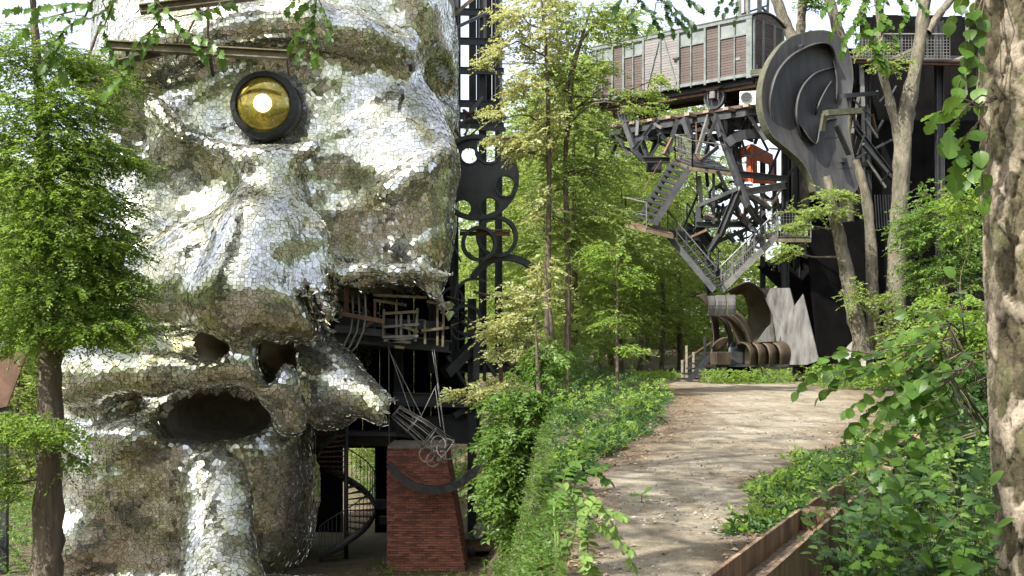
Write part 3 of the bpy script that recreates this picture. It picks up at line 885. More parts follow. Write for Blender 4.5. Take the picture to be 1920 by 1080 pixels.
# wheels and rings on the tower's flank
def plate_wheel(name, label, px, py, Y, r, holes, t=0.14):
    """round plate with round holes, built as a fan of strips between rim and holes"""
    o = thing(name, label, 'wheel', at(px, py, Y))
    c = at(px, py, Y); R = r * Y / F
    n = 56
    # grid of small cells, kept where not in a hole: the plate keeps clean round edges through fine cells
    ax = Vector((0.1, -1, 0)).normalized(); up = Vector((0, 0, 1)); s = ax.cross(up)
    k = 60; q = MB()
    hs = [((hx - px) * Y / F, -(hy - py) * Y / F, hr * Y / F) for hx, hy, hr in holes]
    def inside(x, y):
        if x * x + y * y > (R * 0.93) ** 2: return False
        return all((x - a) ** 2 + (y - b) ** 2 > h * h for a, b, h in hs)
    cs = 2 * R / k
    for i in range(k):
        y = -R + (i + 0.5) * cs
        run = None
        for j in range(k + 1):
            x = -R + (j + 0.5) * cs
            ok = j < k and inside(x, y)
            if ok and run is None: run = x - cs / 2
            if not ok and run is not None:
                x1 = x - cs / 2
                vs = [c - s * 0 + Vector((a, 0, b)) + ax * d for d in (-t / 2, t / 2) for a, b in ((run, y - cs / 2), (x1, y - cs / 2), (x1, y + cs / 2), (run, y + cs / 2))]
                q.add(vs, [(3, 2, 1, 0), (4, 5, 6, 7), (0, 1, 5, 4), (1, 2, 6, 5), (2, 3, 7, 6), (3, 0, 4, 7)])
                run = None
    q.build('web', MATS['steel_dark'], o)
    MB().ring(c, R * 0.9, R, t * 2.4, (0.1, -1, 0), n=n).build('rim', MATS['steel_dark'], o)
    for hx, hy, hr in holes:
        h = hr * Y / F
        MB().ring(at(hx, hy, Y), h * 0.94, h * 1.12, t * 1.7, (0.1, -1, 0), n=32).build('hole_rim', MATS['steel_dark'], o)
    return o
plate_wheel('plate_wheel', 'big black plate wheel with round holes beside the monument', 893, 333, 38.5, 80, [(917, 282, 24), (948, 349, 20), (918, 389, 19), (868, 390, 16), (880, 292, 16)])
def ring_thing(label, px, py, Y, r, wpx, t=0.3, a0=0.0, a1=2 * math.pi, spokes=0, group=None, name='steel_ring', ax=(0.15, -1, 0), mat='steel_dark'):
    o = thing(name, label, 'ring', at(px, py, Y), group)
    R = r * Y / F
    MB().ring(at(px, py, Y), R - wpx * Y / F, R, t, ax, a0=a0, a1=a1, n=48).build('rim', MATS[mat], o)
    c = at(px, py, Y)
    for k in range(spokes):
        a = a0 + (a1 - a0) * (k + 0.5) / spokes
        e = Vector((math.cos(a), 0, math.sin(a)))
        MB().bar(c + e * 0.05, c + e * (R - 0.03), 0.06, 0.06).build('spoke', MATS[mat], o)
    return o
ring_thing('black steel ring, larger of the two below the plate wheel', 932, 444, 38.6, 39, 7)
ring_thing('black steel ring, smaller of the two below the plate wheel', 898, 457, 38.2, 33, 6)
ring_thing('wide black steel arch at the right of the small rings', 950, 555, 38.8, 78, 12, 0.35, math.radians(28), math.radians(158))
ring_thing('thin black arc curving down beside the drooping mirror tip', 890, 560, 38.6, 40, 5, 0.15, math.radians(-5), math.radians(120))
ring_thing('short dark arc among the branches right of the machinery', 968, 640, 39.5, 82, 10, 0.25, math.radians(70), math.radians(125))
ring_thing('large dark steel arc hanging like a bowl before the brick pier', 815, 820, 35.9, 105, 14, 0.3, math.radians(200), math.radians(330), spokes=0)
o = thing('cross_girder', 'rusty flat beam sticking out through the black rings', 'beam', at(900, 438, 38.4))
MB().bar(at(862, 438, 38.4), at(956, 438, 38.4), 0.1, 0.14).build('web', MATS['steel_rust'], o)
MB().bar(at(862, 431.5, 38.35), at(956, 431.5, 38.35), 0.22, 0.03).build('flange', MATS['steel_rust'], o)

# wire basket hanging from rods
bk = thing('wire_basket', 'long pale wire basket hanging from cables beside the mirror spout', 'wire basket', at(790, 820, 36))
a, b2 = at(742, 772, 35.2), at(835, 845, 35.4)
dv = (b2 - a).normalized(); s = dv.cross(Vector((0, 1, 0))).normalized(); u = dv.cross(s)
for k in range(9):
    t = 2 * math.pi * k / 9
    off0 = (s * math.cos(t) + u * math.sin(t)) * 0.22; off1 = (s * math.cos(t) + u * math.sin(t)) * 0.42
    mid = (a + b2) / 2 + (off0 + off1) / 2 + Vector((0, 0, 0.06))
    MB().tube([a + off0, mid, b2 + off1], 0.016, 5).build('wire', MATS['steel_pale'], bk, smooth=True)
for f_ in (0.0, 0.33, 0.66, 1.0):
    R = 0.22 + 0.2 * f_
    MB().ring(a.lerp(b2, f_), R - 0.02, R + 0.015, 0.03, dv, n=28).build('hoop', MATS['steel_pale'], bk)
for cx, cy, r in ((822, 832, 15), (838, 842, 20), (822, 850, 16), (800, 852, 14), (812, 862, 13)):
    MB().ring(at(cx, cy, 35.2), r * 35.2 / F - 0.02, r * 35.2 / F + 0.015, 0.03, (random.uniform(-.5, .5), -1, random.uniform(-.5, .5)), n=26).build('hoop', MATS['steel_pale'], bk)
for p0, p1 in (((728, 650, 36.5), (776, 790, 35.6)), ((732, 662, 36.5), (800, 800, 35.6)), ((810, 655, 36.5), (822, 730, 35.6)), ((814, 655, 36.5), (833, 810, 35.6)), ((818, 722, 35.8), (785, 790, 35.5)), ((820, 722, 35.8), (838, 838, 35.4)), ((816, 725, 35.8), (826, 800, 35.4)), ((745, 790, 35.4), (812, 858, 35.3)), ((729, 650, 36.6), (730, 1000, 36.6))):
    MB().tube([at(*p0), at(*p1)], 0.014, 5).build('cable', MATS['steel_pale'], bk)

# brick pier ------------------------------------------------------
pier = thing('brick_pier', 'tapering red brick pier under the steel tower', 'pier', at(797, 1062, 36.5))
zb = -5.55; zt = at(0, 836, 36.5).z
def pier_x(z):
    t = (z - zb) / (zt - zb)
    l = at(726, 0, 36.5).x; r0 = at(873, 0, 36.5).x; r1 = at(834, 0, 36.5).x
    return l, r0 + (r1 - r0) * t
yf, yb = 36.5, 38.6
q = MB()
l0, r0 = pier_x(zb); l1, r1 = pier_x(zt); e = 0.012
q.add([(l0 + e, yf + e, zb), (r0 - e, yf + e, zb), (r0 - e, yb - e, zb), (l0 + e, yb - e, zb), (l1 + e, yf + e, zt), (r1 - e, yf + e, zt), (r1 - e, yb - e, zt), (l1 + e, yb - e, zt)],
      [(3, 2, 1, 0), (4, 5, 6, 7), (0, 1, 5, 4), (1, 2, 6, 5), (2, 3, 7, 6), (3, 0, 4, 7)])
q.build('mortar_core', MATS['mortar'], pier)
BH = 0.078; blist = []
z = zb; row = 0
while z + BH < zt:
    l, r = pier_x(z + BH / 2)
    x = l - (0.115 if row % 2 else 0)
    while x < r - 0.03:
        x0, x1 = max(x, l), min(x + 0.23, r)
        if x1 - x0 > 0.04: blist.append(((x0 + x1) / 2, yf, z + BH / 2, x1 - x0 - 0.012, 0.05, BH - 0.012, random.uniform(-.004, .004), 0))
        x += 0.23
    for side, xx in ((0, l), (1, r)):
        y = yf + (0.06 if row % 2 else 0.17)
        while y < yb:
            y1 = min(y + 0.23, yb)
            if y1 - y > 0.05: blist.append((xx, (y + y1) / 2, z + BH / 2, 0.05, y1 - y - 0.012, BH - 0.012, random.uniform(-.004, .004), 1))
            y += 0.23
    z += BH; row += 1
bcube = MB().box((0, 0, 0), (1, 1, 1))
bme = mesh_np('brick', np.array(bcube.v), bcube.f); bme.materials.append(MATS['brick'])
bme.polygons.foreach_set('use_smooth', np.zeros(6, dtype=bool))
frontb = [b for b in blist if b[7] == 0]; sideb = [b for b in blist if b[7] == 1]
frontb.sort(key=lambda b: b[2])
for b in frontb[:300]:
    o = obj('brick', bme, None, pier); o.location = Vector((b[0], b[1] + b[6], b[2])) - pier.location; o.scale = (b[3], b[4], b[5])
q = MB()
for b in frontb[300:] + sideb:
    q.box((b[0] + (b[6] if b[7] else 0), b[1] + (0 if b[7] else b[6]), b[2]), (b[3], b[4], b[5]))
tag(q.build('brickwork', MATS['brick'], pier), 'upper and side courses of the brick pier', kind='stuff')

# spiral stair ----------------------------------------------------
st = thing('spiral_stair', 'dark steel spiral staircase under the mirror monument', 'staircase', at(648, 1062, 38.5))
c0 = Vector((at(649, 0, 38.5).x, 38.5, 0)); RS = 0.92
z0, z1 = -5.55, at(0, 815, 38.5).z
MB().tube([c0 + Vector((0, 0, z0)), c0 + Vector((0, 0, z1 + 0.6))], 0.075, 12).build('centre_post', MATS['steel_grey'], st, smooth=True)
NS = 23; turn = math.radians(410); A0 = math.radians(215)
def sp(k, R, dz=0.0):
    a = A0 + turn * k / NS
    return c0 + Vector((R * math.cos(a), R * math.sin(a), z0 + (z1 - z0) * (k + 1) / NS + dz))
for k in range(NS):
    q = MB()
    q.slab([sp(k, 0.07), Vector((sp(k - 0.1, RS).x, sp(k - 0.1, RS).y, sp(k, RS).z)), Vector((sp(k + 1.15, RS).x, sp(k + 1.15, RS).y, sp(k, RS).z)), Vector((sp(k + 1, .07).x, sp(k + 1, .07).y, sp(k, .07).z))], 0.035)
    q.build('tread', MATS['steel_rust'], st)
rows2 = [[sp(k / 3, RS + 0.03, -0.2), sp(k / 3, RS + 0.03, 0.06)] for k in range(NS * 3)]
MB().sheet(rows2, 0.02).build('stringer', MATS['steel_grey'], st, smooth=True)
for k in range(0, NS * 2):
    MB().tube([sp(k / 2, RS + 0.045, -0.05), sp(k / 2, RS + 0.045, 0.95)], 0.013, 5).build('baluster', MATS['steel_grey'], st)
MB().tube([sp(k / 3, RS + 0.045, 0.97) for k in range(NS * 3)], 0.022, 6).build('handrail', MATS['steel_grey'], st, smooth=True)

# rail cart -------------------------------------------------------
ct = thing('rail_cart', 'low dark rail cart carrying two drums behind the brick pier', 'cart', at(905, 1072, 38.5))
cx0, cx1 = at(868, 0, 38.5).x, at(943, 0, 38.5).x
zc = -5.3
MB().box(((cx0 + cx1) / 2, 38.9, zc + 0.22), (cx1 - cx0, 1.2, 0.36)).build('chassis', MATS['steel_rust'], ct, bevel=0.015)
MB().box(((cx0 + cx1) / 2, 38.9, zc + 0.425), (cx1 - cx0 + 0.06, 1.3, 0.05)).build('deck', MATS['steel_grey'], ct)
for x in (cx0 + 0.52, cx0 + 0.95):
    MB().lathe((x, 38.4, zc + 0.64), [(0.2, 0), (0.2, 0.8), (0.17, 0.8), (0.17, 0.82)], (0, 1, 0), 22).build('drum', MATS['concrete'], ct, smooth=False)
for x in (cx0 + 0.25, cx1 - 0.25):
    for y in (38.28, 39.5):
        MB().lathe((x, y, zc + 0.03), [(0.16, -0.04), (0.18, -0.04), (0.18, 0.02), (0.13, 0.04), (0.05, 0.06)], (0, -1, 0), 20).build('wheel', MATS['steel_dark'], ct)
for x0, x1 in ((cx0 + 0.72, cx0 + 0.9), (cx1 - 0.2, cx1 - 0.12)):
    MB().bar((x0, 38.292, zc + 0.16), (x1, 38.292, zc + 0.16), 0.012, 0.05).build('handle_plate', MATS['steel_pale'], ct)
rl = thing('rail_track', 'pair of rusty rails under the rail cart', 'rails', at(905, 1074, 38.9))
for y in (38.28, 39.5):
    MB().ibeam((cx0 - 0.3, y, zc - 0.19), (cx1 + 2.5, y, zc - 0.19), 0.1, 0.1).build('rail', MATS['steel_rust'], rl)

# beams and rods in front of the upper monument -------------------
def single_beam(name, label, a, b, w, h, mat, extra=()):
    o = thing(name, label, 'beam', tuple(at(*a)))
    MB().ibeam(at(*a), at(*b), w, h).build('profile', MATS[mat], o)
    for p0, p1, r, mt in extra:
        MB().tube([at(*p0), at(*p1)], r, 8).build('hanger', MATS[mt], o)
    return o
single_beam('rusty_girder', 'long rusty beam across the monument above the amber lamp', (198, 84, 32.6), (541, 104, 32.4), 0.3, 0.24, 'steel_olive',
            [((390, -60, 32.5), (390, 96, 32.5), 0.035, 'steel_rust'), ((391, 96, 32.5), (400, 142, 33.4), 0.05, 'steel_dark'), ((238, 88, 32.6), (243, 148, 34.2), 0.05, 'steel_dark'), ((537, 104, 32.4), (541, 140, 33.5), 0.03, 'steel_rust'), ((372, 20, 32.5), (330, 110, 32.8), 0.03, 'steel_rust')])
single_beam('rusty_girder', 'olive beam slanting down to the left tree', (132, 142, 30.2), (300, 98, 33.2), 0.28, 0.2, 'steel_olive', [((190, 40, 31.5), (165, 110, 31.4), 0.035, 'steel_rust')])
single_beam('rusty_girder', 'ochre beam at the top edge above the long rusty beam', (262, 18, 31.8), (500, -12, 32.5), 0.35, 0.22, 'steel_olive', [((356, -20, 32.2), (376, 28, 33.2), 0.07, 'steel_dark')])
for k, (px, py, dx, dy) in enumerate(((322, 545, 12, 14), (518, 540, 0, -14), (770, 128, 2, 12), (733, 55, 8, 4), (755, 180, 2, 8))):
    o = thing('wall_stub', ['stubby dark rod on the lower left of the smooth buttress', 'short upright rod near the tip of the smooth buttress', 'small dark rod at the notch on the upper right', 'small dark peg high on the right of the monument', 'small dark peg right of the amber lamp'][k], 'rod', tuple(at(px, py, 33)))
    Yp = 33.0 if k < 2 else 34.6
    MB().tube([at(px - dx, py - dy, Yp), at(px + dx * 0.3, py + dy * 0.3, Yp + 0.6)], 0.06, 8).build('shaft', MATS['steel_rust' if k < 2 else 'steel_dark'], o)
    MB().lathe(at(px - dx, py - dy, Yp), [(0.08, -0.03), (0.08, 0.03)], (0, -1, 0), 10).build('cap', MATS['steel_dark'], o)
# leaning steel chute at the far left
lc = thing('leaning_chute', 'rusty steel chute leaning behind the trunk at the left edge', 'chute', at(10, 1062, 36))
MB().slab([at(-40, 700, 36), at(42, 640, 36.4), at(52, 660, 36.4), at(14, 762, 36), at(-20, 770, 36)], 0.12).build('side_plate', MATS['steel_rust'], lc)
MB().slab([at(-40, 690, 35.9), at(38, 634, 36.2), at(24, 630, 37.5), at(-60, 680, 37.5)], 0.06).build('top_plate', MATS['plate_grey'], lc)
MB().bar(at(8, 760, 36.1), at(8, 1090, 36.1), 0.2, 0.2).build('leg', MATS['steel_dark'], lc)
MB().bar(at(-25, 740, 36.9), at(-25, 1090, 36.9), 0.2, 0.2).build('leg', MATS['steel_dark'], lc)
# ------------------------------------------------------------------ the goods wagon on its high steel frame (right)
wang = math.atan2(-5.0, 5.7)
wag = thing('goods_wagon', 'old red plank goods wagon perched high on the steel frame', 'wagon', (7.14, 48.4, 11.9), rotz=wang)
WL, WW, WH = 7.6, 2.4, 2.1
Mw = world_matrix(wag)
def wl(x, y, z): return Mw @ Vector((x, y, z))
class LB(MB):
    """boxes in the local frame of a thing"""
    def lbox(self, c, s, M):
        x, y, z = (q / 2 for q in s)
        vs = [M @ (Vector(c) + Vector((i * x, j * y, k * z))) for k in (-1, 1) for i, j in ((-1, -1), (1, -1), (1, 1), (-1, 1))]
        return self.add(vs, [(3, 2, 1, 0), (4, 5, 6, 7), (0, 1, 5, 4), (1, 2, 6, 5), (2, 3, 7, 6), (3, 0, 4, 7)])
def wbox(name, c, s, mat, parent=None, bevel=0.0):
    return LB().lbox(c, s, Mw).build(name, MATS[mat], parent or wag, bevel=bevel)
cub = MB().box((0, 0, 0), (1, 1, 1))
def cube_me(name, mat):
    me = mesh_np(name, np.array(cub.v), cub.f); me.materials.append(MATS[mat])
    me.polygons.foreach_set('use_smooth', np.zeros(6, dtype=bool))
    return me
me_red, me_grey = cube_me('board', 'plank_red'), cube_me('board', 'plank_grey')
fy = -WW / 2
posts = [0.0, 0.065, 0.135, 0.21, 0.275, 0.345, 0.455, 0.57, 0.645, 0.73, 0.815, 0.905, 1.0]
win = {0, 1, 3, 4, 7, 8, 10, 11}
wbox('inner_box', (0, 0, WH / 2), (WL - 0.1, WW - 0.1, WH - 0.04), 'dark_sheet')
BHT = 0.105
for i in range(12):
    x0, x1 = -WL / 2 + posts[i] * WL, -WL / 2 + posts[i + 1] * WL
    door = i in (5, 6)
    nb = 20
    for k in range(nb):
        if i in win and k >= 14: continue
        o = obj('board', me_grey if door else me_red, None, wag)
        o.location = ((x0 + x1) / 2, fy - (0.05 if door else 0.0) + random.uniform(-.006, .006), 0.06 + k * BHT)
        o.scale = (x1 - x0 - 0.015, 0.05, BHT - 0.012)
for k in range(20):                                   # near end wall
    for j in range(3):
        o = obj('board', me_red, None, wag)
        o.location = (WL / 2, -WW / 2 + (j + 0.5) * WW / 3, 0.06 + k * BHT); o.scale = (0.05, WW / 3 - 0.02, BHT - 0.012)
for i in (0, 3, 7, 10):                               # shutters in the upper row, with frame
    x0, x1 = -WL / 2 + posts[i] * WL + 0.03, -WL / 2 + posts[i + 2] * WL - 0.03
    s_ = wbox('shutter', ((x0 + x1) / 2, fy - 0.01, 1.78), (x1 - x0, 0.04, 0.5), 'shutter')
    wbox('sill', ((x0 + x1) / 2, fy - 0.045, 1.51), (x1 - x0, 0.05, 0.05), 'wagon_iron', s_)
    wbox('frame', ((x0 + x1) / 2, fy - 0.045, 2.05), (x1 - x0, 0.04, 0.05), 'wagon_iron', s_)
for i, t in enumerate(posts):
    x = -WL / 2 + t * WL
    if i in (6,): w_ = 0.06
    elif i in (1, 4, 8, 11): w_ = 0.045
    else: w_ = 0.085
    corner = i in (0, 12)
    if corner: w_ = 0.24
    wbox('post', (x - (0.08 if i == 12 else -0.08 if i == 0 else 0), fy - (0.1 if i in (5, 6, 7) else 0.065), WH / 2 - 0.09), (w_, 0.07, WH + 0.2), 'wagon_iron')
for xa, xb in ((0.37, 0.45), (0.555, 0.475)):         # door braces
    a_, b_ = wl(-WL / 2 + xa * WL, fy - 0.1, 0.08), wl(-WL / 2 + xb * WL, fy - 0.1, 2.0)
    MB().bar(a_, b_, 0.05, 0.05, (1, 1, 0)).build('door_brace', MATS['wagon_iron'], wag)
wbox('door_latch', (-WL / 2 + 0.558 * WL, fy - 0.15, 1.05), (0.28, 0.06, 0.08), 'steel_dark')
wbox('sill_beam', (0, fy - 0.02, -0.06), (WL, 0.12, 0.12), 'wagon_iron')
wbox('top_beam', (0, fy - 0.07, WH + 0.03), (WL + 0.1, 0.08, 0.12), 'wagon_iron')
q = MB(); rows_ = []
for j in range(9):
    t = j / 8 * 2 - 1
    rows_.append([wl(-WL / 2 - 0.1, t * (WW / 2 + 0.12), WH + 0.1 + 0.3 * (1 - t * t)), wl(WL / 2 + 0.12, t * (WW / 2 + 0.12), WH + 0.1 + 0.3 * (1 - t * t))])
q.sheet(rows_, 0.05); q.build('roof', MATS['roof_felt'], wag)
q = MB(); q.slab([wl(WL / 2 + 0.03, t * WW / 2, WH + 0.05 + 0.3 * (1 - t * t)) for t in np.linspace(-1, 1, 9)] + [wl(WL / 2 + 0.03, WW / 2, WH - 0.02), wl(WL / 2 + 0.03, -WW / 2, WH - 0.02)], 0.04)
q.build('gable', MATS['plank_red'], wag)
for y in (-0.45, 0.45, -WW / 2 + 0.06, WW / 2 - 0.06):
    wbox('end_post', (WL / 2 + 0.06, y, WH / 2), (0.07, 0.1, WH + 0.1), 'wagon_iron')
# underframe and running gear
wbox('underframe', (0, 0, -0.24), (WL - 0.2, WW - 0.5, 0.22), 'steel_dark')
for y in (-0.75, 0.75):
    q = LB().lbox((0, y, -0.3), (WL - 0.1, 0.12, 0.34), Mw); q.build('sole_bar', MATS['steel_rust'], wag)
for x in (-2.35, 1.9):
    MB().tube([wl(x, -0.8, -0.62), wl(x, 0.8, -0.62)], 0.07, 10).build('axle', MATS['steel_dark'], wag)
    for sgn in (-1, 1):
        wh = MB().lathe(wl(x, sgn * 0.76, -0.62), [(0.42, -0.03), (0.48, -0.05), (0.48, 0.05), (0.44, 0.06), (0.41, 0.03), (0.4, 0.0)], (Mw.to_3x3() @ Vector((0, 1, 0))), 30).build('wheel', MATS['steel_dark'], wag)
        MB().ring(wl(x, sgn * 0.84, -0.62), 0.4, 0.47, 0.04, Mw.to_3x3() @ Vector((0, 1, 0)), n=30).build('tyre', MATS['steel_grey'], wh, local=True)
        bx_ = wbox('axle_box', (x, sgn * 0.95, -0.55), (0.26, 0.16, 0.3), 'steel_pale', bevel=0.02)
        for k in range(4):
            wbox('leaf_spring', (x, sgn * 0.98, -0.36 + 0.03 * k), (0.5 + 0.18 * k, 0.1, 0.025), 'steel_rust')
        for dx in (-0.24, 0.24):
            wbox('axle_guard', (x + dx, sgn * 0.93, -0.52), (0.06, 0.05, 0.5), 'steel_grey')
for y in (-0.8, 0.8):
    for x, d in ((-WL / 2 - 0.3, -1), (WL / 2 + 0.25, 1)):
        MB().lathe(wl(x - d * 0.3, y, -0.28), [(0.07, 0), (0.07, 0.3), (0.2, 0.32), (0.2, 0.36)], Mw.to_3x3() @ Vector((d, 0, 0)), 16).build('buffer', MATS['steel_rust'], wag)
wbox('step_board', (-0.2, fy + 0.1, -0.55), (1.2, 0.25, 0.04), 'steel_rust')
wbox('number_plate', (WL / 2 - 0.62, fy - 0.033, 0.62), (0.22, 0.02, 0.1), 'shutter')
wbox('number_plate', (-WL / 2 + 0.9, fy - 0.033, 0.2), (0.28, 0.02, 0.2), 'shutter')

# air-conditioner and floodlight below the near end
ac = thing('air_conditioner', 'white outdoor air-conditioner unit below the wagon', 'air conditioner', tuple(at(1407, 198, 45.2)), rotz=-0.25)
Ma = world_matrix(ac)
LB().lbox((0, 0, 0.26), (0.8, 0.32, 0.54), Ma).build('housing', MATS['white_paint'], ac, bevel=0.02)
MB().ring(Ma @ Vector((-0.14, -0.175, 0.28)), 0.19, 0.22, 0.03, Ma.to_3x3() @ Vector((0, -1, 0)), n=24).build('fan_ring', MATS['shutter'], ac)
MB().lathe(Ma @ Vector((-0.14, -0.162, 0.28)), [(0.19, 0), (0.19, 0.006)], Ma.to_3x3() @ Vector((0, -1, 0)), 24).build('fan', MATS['steel_grey'], ac)
for k in range(6):
    LB().lbox((-0.14, -0.178, 0.13 + 0.06 * k), (0.36, 0.012, 0.012), Ma).build('grille_bar', MATS['shutter'], ac)
em = MB()
for k in range(3):                                   # three red diamonds
    c_ = Vector((0.26, -0.163, 0.44)) + Vector((math.cos(math.pi / 2 + k * 2.094), 0, math.sin(math.pi / 2 + k * 2.094))) * 0.032
    d_ = (c_ - Vector((0.26, -0.163, 0.44))).normalized(); s_ = Vector((-d_.z, 0, d_.x))
    em.slab([Ma @ (c_ + d_ * 0.032), Ma @ (c_ + s_ * 0.018), Ma @ (c_ - d_ * 0.032), Ma @ (c_ - s_ * 0.018)], 0.008)
em.build('emblem', MATS['red_paint'], ac)
for x in (-0.3, 0.3): LB().lbox((x, 0, -0.03), (0.06, 0.4, 0.06), Ma).build('foot', MATS['steel_pale'], ac)
fl = thing('floodlight', 'pale square floodlight fixed under the wagon corner', 'floodlight', tuple(at(1419, 142, 44.8)))
MB().box(at(1419, 136, 44.8), (0.46, 0.3, 0.2), -0.3).build('housing', MATS['moss_edge'], fl, bevel=0.02)
MB().box(at(1419, 141.5, 44.75), (0.4, 0.26, 0.03), -0.3).build('glass', MATS['shutter'], fl)
MB().bar(at(1419, 131, 44.8), at(1419, 122, 44.8), 0.06, 0.06).build('bracket', MATS['steel_dark'], fl)

# the high frame ---------------------------------------------------
fr = thing('wagon_gantry', 'tangled dark steel frame carrying the goods wagon', 'gantry', (8.0, 48.0, 0.0))
rows = []
def along(t, off, dz):                                # point on the track line under the wagon
    p_ = wl(-WL / 2 - 0.6 + t * (WL + 1.3), off, -1.25 + dz); return p_
for off in (-0.76, 0.76):
    MB().ibeam(along(-0.02, off, -0.12), along(1.05, off, -0.12), 0.22, 0.36).build('girder', MATS['steel_grey'], fr)
    MB().bar(along(-0.02, off, 0.115), along(1.02, off, 0.115), 0.07, 0.12).build('rail', MATS['steel_rust'], fr)
for k in range(11):
    MB().bar(along(0.0 + k * 0.1, -1.35, 0.0), along(0.0 + k * 0.1, 1.3, 0.0), 0.24, 0.11).build('sleeper', MATS['sleeper'], fr)
for off in (-0.76, 0.76):
    for k in range(8):
        t0 = 0.04 + k * 0.12
        MB().bar(along(t0, off, -0.3), along(t0 + (0.06 if k % 2 else -0.02), off * 0.6, -1.2 - 0.05 * (k % 3)), 0.14, 0.14).build('strut', MATS[['steel_dark', 'steel_grey'][k % 2]], fr)
for k in range(4):
    MB().bar(along(0.1 + 0.2 * k, -0.76, -0.45), along(0.2 + 0.2 * k, 0.76, -1.0), 0.1, 0.1).build('brace', MATS['steel_dark'], fr)
rows = [('strut', (1172, 232, 48.5), (1190, 282, 48.2), .2, .2, 'steel_grey'), ('strut', (1233, 222, 48.0), (1187, 281, 48.0), .2, .16, 'steel_grey', 'i'), ('strut', (1187, 281, 48), (1207, 302, 48), .2, .2),
        ('strut', (1196, 236, 49.5), (1215, 300, 49), .16, .16), ('chord', (1203, 300, 48), (1256, 300, 48), .3, .24, 'steel_grey', 'i'), ('chord', (1213, 312, 48.6), (1240, 314, 48.6), .4, .4, 'steel_dark'),
        ('strut', (1270, 225, 47.5), (1250, 292, 47.5), .18, .18), ('strut', (1283, 222, 47.3), (1296, 262, 47.0), .22, .22, 'steel_grey'), ('strut', (1255, 240, 48.6), (1215, 300, 48.6), .12, .12),
        ('main_strut', (1339, 216, 46.2), (1402, 388, 44.6), .2, .24, 'steel_grey', 'i'), ('strut', (1329, 216, 46.6), (1306, 292, 46.4), .14, .14, 'steel_pale'), ('strut', (1366, 225, 48.0), (1388, 322, 47.2), .2, .2, 'steel_grey', 'i'),
        ('chord', (1236, 246, 48.5), (1405, 236, 47.2), .2, .25), ('chord', (1300, 260, 49.5), (1480, 250, 48.5), .2, .3), ('chord', (1210, 262, 49), (1330, 240, 48.5), .12, .12), ('strut', (1408, 205, 46), (1388, 248, 47), .12, .12), ('strut', (1385, 208, 47), (1418, 250, 48), .14, .14), ('strut', (1425, 200, 46.4), (1440, 260, 47.5), .14, .14),
        ('post', (1388, 215, 48), (1388, 350, 48), .09, .09, 'steel_pale'), ('strut', (1345, 320, 45), (1385, 400, 45.4), .1, .1), ('chord', (1376, 325, 45.2), (1475, 336, 46.5), .16, .22, 'steel_grey', 'i'), ('chord', (1390, 362, 45.0), (1472, 347, 46.2), .18, .28, 'steel_pale', 'i'),
        ('strut', (1385, 355, 44.9), (1350, 440, 45.5), .22, .24, 'steel_grey', 'i'), ('strut', (1350, 440, 45.5), (1330, 470, 46), .2, .2, 'steel_grey'), ('strut', (1385, 353, 44.9), (1445, 392, 46.0), .12, .16, 'steel_pale'), ('strut', (1384, 354, 44.9), (1310, 386, 45.8), .14, .14, 'steel_grey'),
        ('strut', (1338, 312, 45.8), (1338, 420, 45.8), .1, .1), ('strut', (1310, 388, 46), (1308, 428, 46), .18, .18, 'steel_grey'), ('strut', (1310, 330, 46.2), (1316, 385, 46.2), .14, .14, 'steel_pale'), ('chord', (1305, 421, 45.8), (1420, 421, 46.5), .22, .22, 'steel_grey', 'i'),
        ('strut', (1308, 425, 46), (1332, 462, 46.5), .26, .26, 'steel_dark', 'i'), ('strut', (1420, 421, 46.5), (1335, 458, 46.5), .16, .16), ('strut', (1385, 360, 45.2), (1424, 418, 46.2), .2, .2, 'steel_pale', 'i'), ('strut', (1400, 365, 45.8), (1395, 418, 46.2), .12, .12, 'steel_grey'), ('strut', (1375, 390, 46), (1408, 418, 46), .12, .12, 'steel_rust'),
        ('chord', (1255, 437, 46.2), (1345, 452, 46.8), .2, .25), ('column', (1472, 262, 47), (1472, 690, 47), .26, .26, 'steel_dark', 'i'), ('column', (1492, 250, 49), (1492, 690, 49), .3, .3, 'steel_dark', 'i'), ('column', (1452, 300, 48.5), (1452, 420, 48.5), .16, .16), ('column', (1430, 300, 49), (1430, 560, 49), .2, .2),
        ('strut', (1470, 260, 48), (1440, 330, 48), .1, .1), ('strut', (1500, 300, 48), (1455, 360, 48), .1, .1), ('strut', (1212, 420, 47), (1300, 300, 47.5), .05, .05, 'steel_rust'), ('strut', (1280, 430, 46.5), (1308, 365, 46.8), .07, .07), ('strut', (1205, 360, 46.6), (1240, 300, 47), .035, .035, 'steel_rust'), ('strut', (1305, 228, 46.8), (1307, 380, 46.8), .05, .05, 'steel_rust'),
        ('chord', (1400, 560, 50), (1500, 560, 50), .3, .3), ('mast', (1387, -20, 47), (1387, 62, 47), .12, .12, 'steel_pale'), ('mast', (1424, -20, 47), (1424, 80, 47), .16, .16, 'steel_grey'), ('mast', (1441, -20, 48), (1436, 95, 48), .1, .1, 'steel_grey'), ('flue', (1401, -30, 47.2), (1401, 40, 47.2), .26, .26, 'steel_pale', 'tube'), ('mast_brace', (1387, 28, 47), (1440, 10, 47.6), .07, .07, 'steel_grey'), ('mast_brace', (1424, 10, 47), (1445, 30, 47.6), .07, .07, 'steel_grey'), ('mast_brace', (1410, 58, 46.8), (1442, 46, 47.4), .05, .05, 'steel_pale')]
beams(fr, rows, 'steel_dark')
# arched beam below the track
q = MB(); pts_ = [at(1362, 270, 45.6), at(1375, 260, 45.6), at(1395, 253, 45.7), at(1420, 250, 45.9), at(1445, 252, 46.1), at(1468, 260, 46.4)]
for a_, b_ in zip(pts_[:-1], pts_[1:]): q.bar(a_, b_, 0.3, 0.36)
q.build('arched_beam', MATS['steel_grey'], fr)
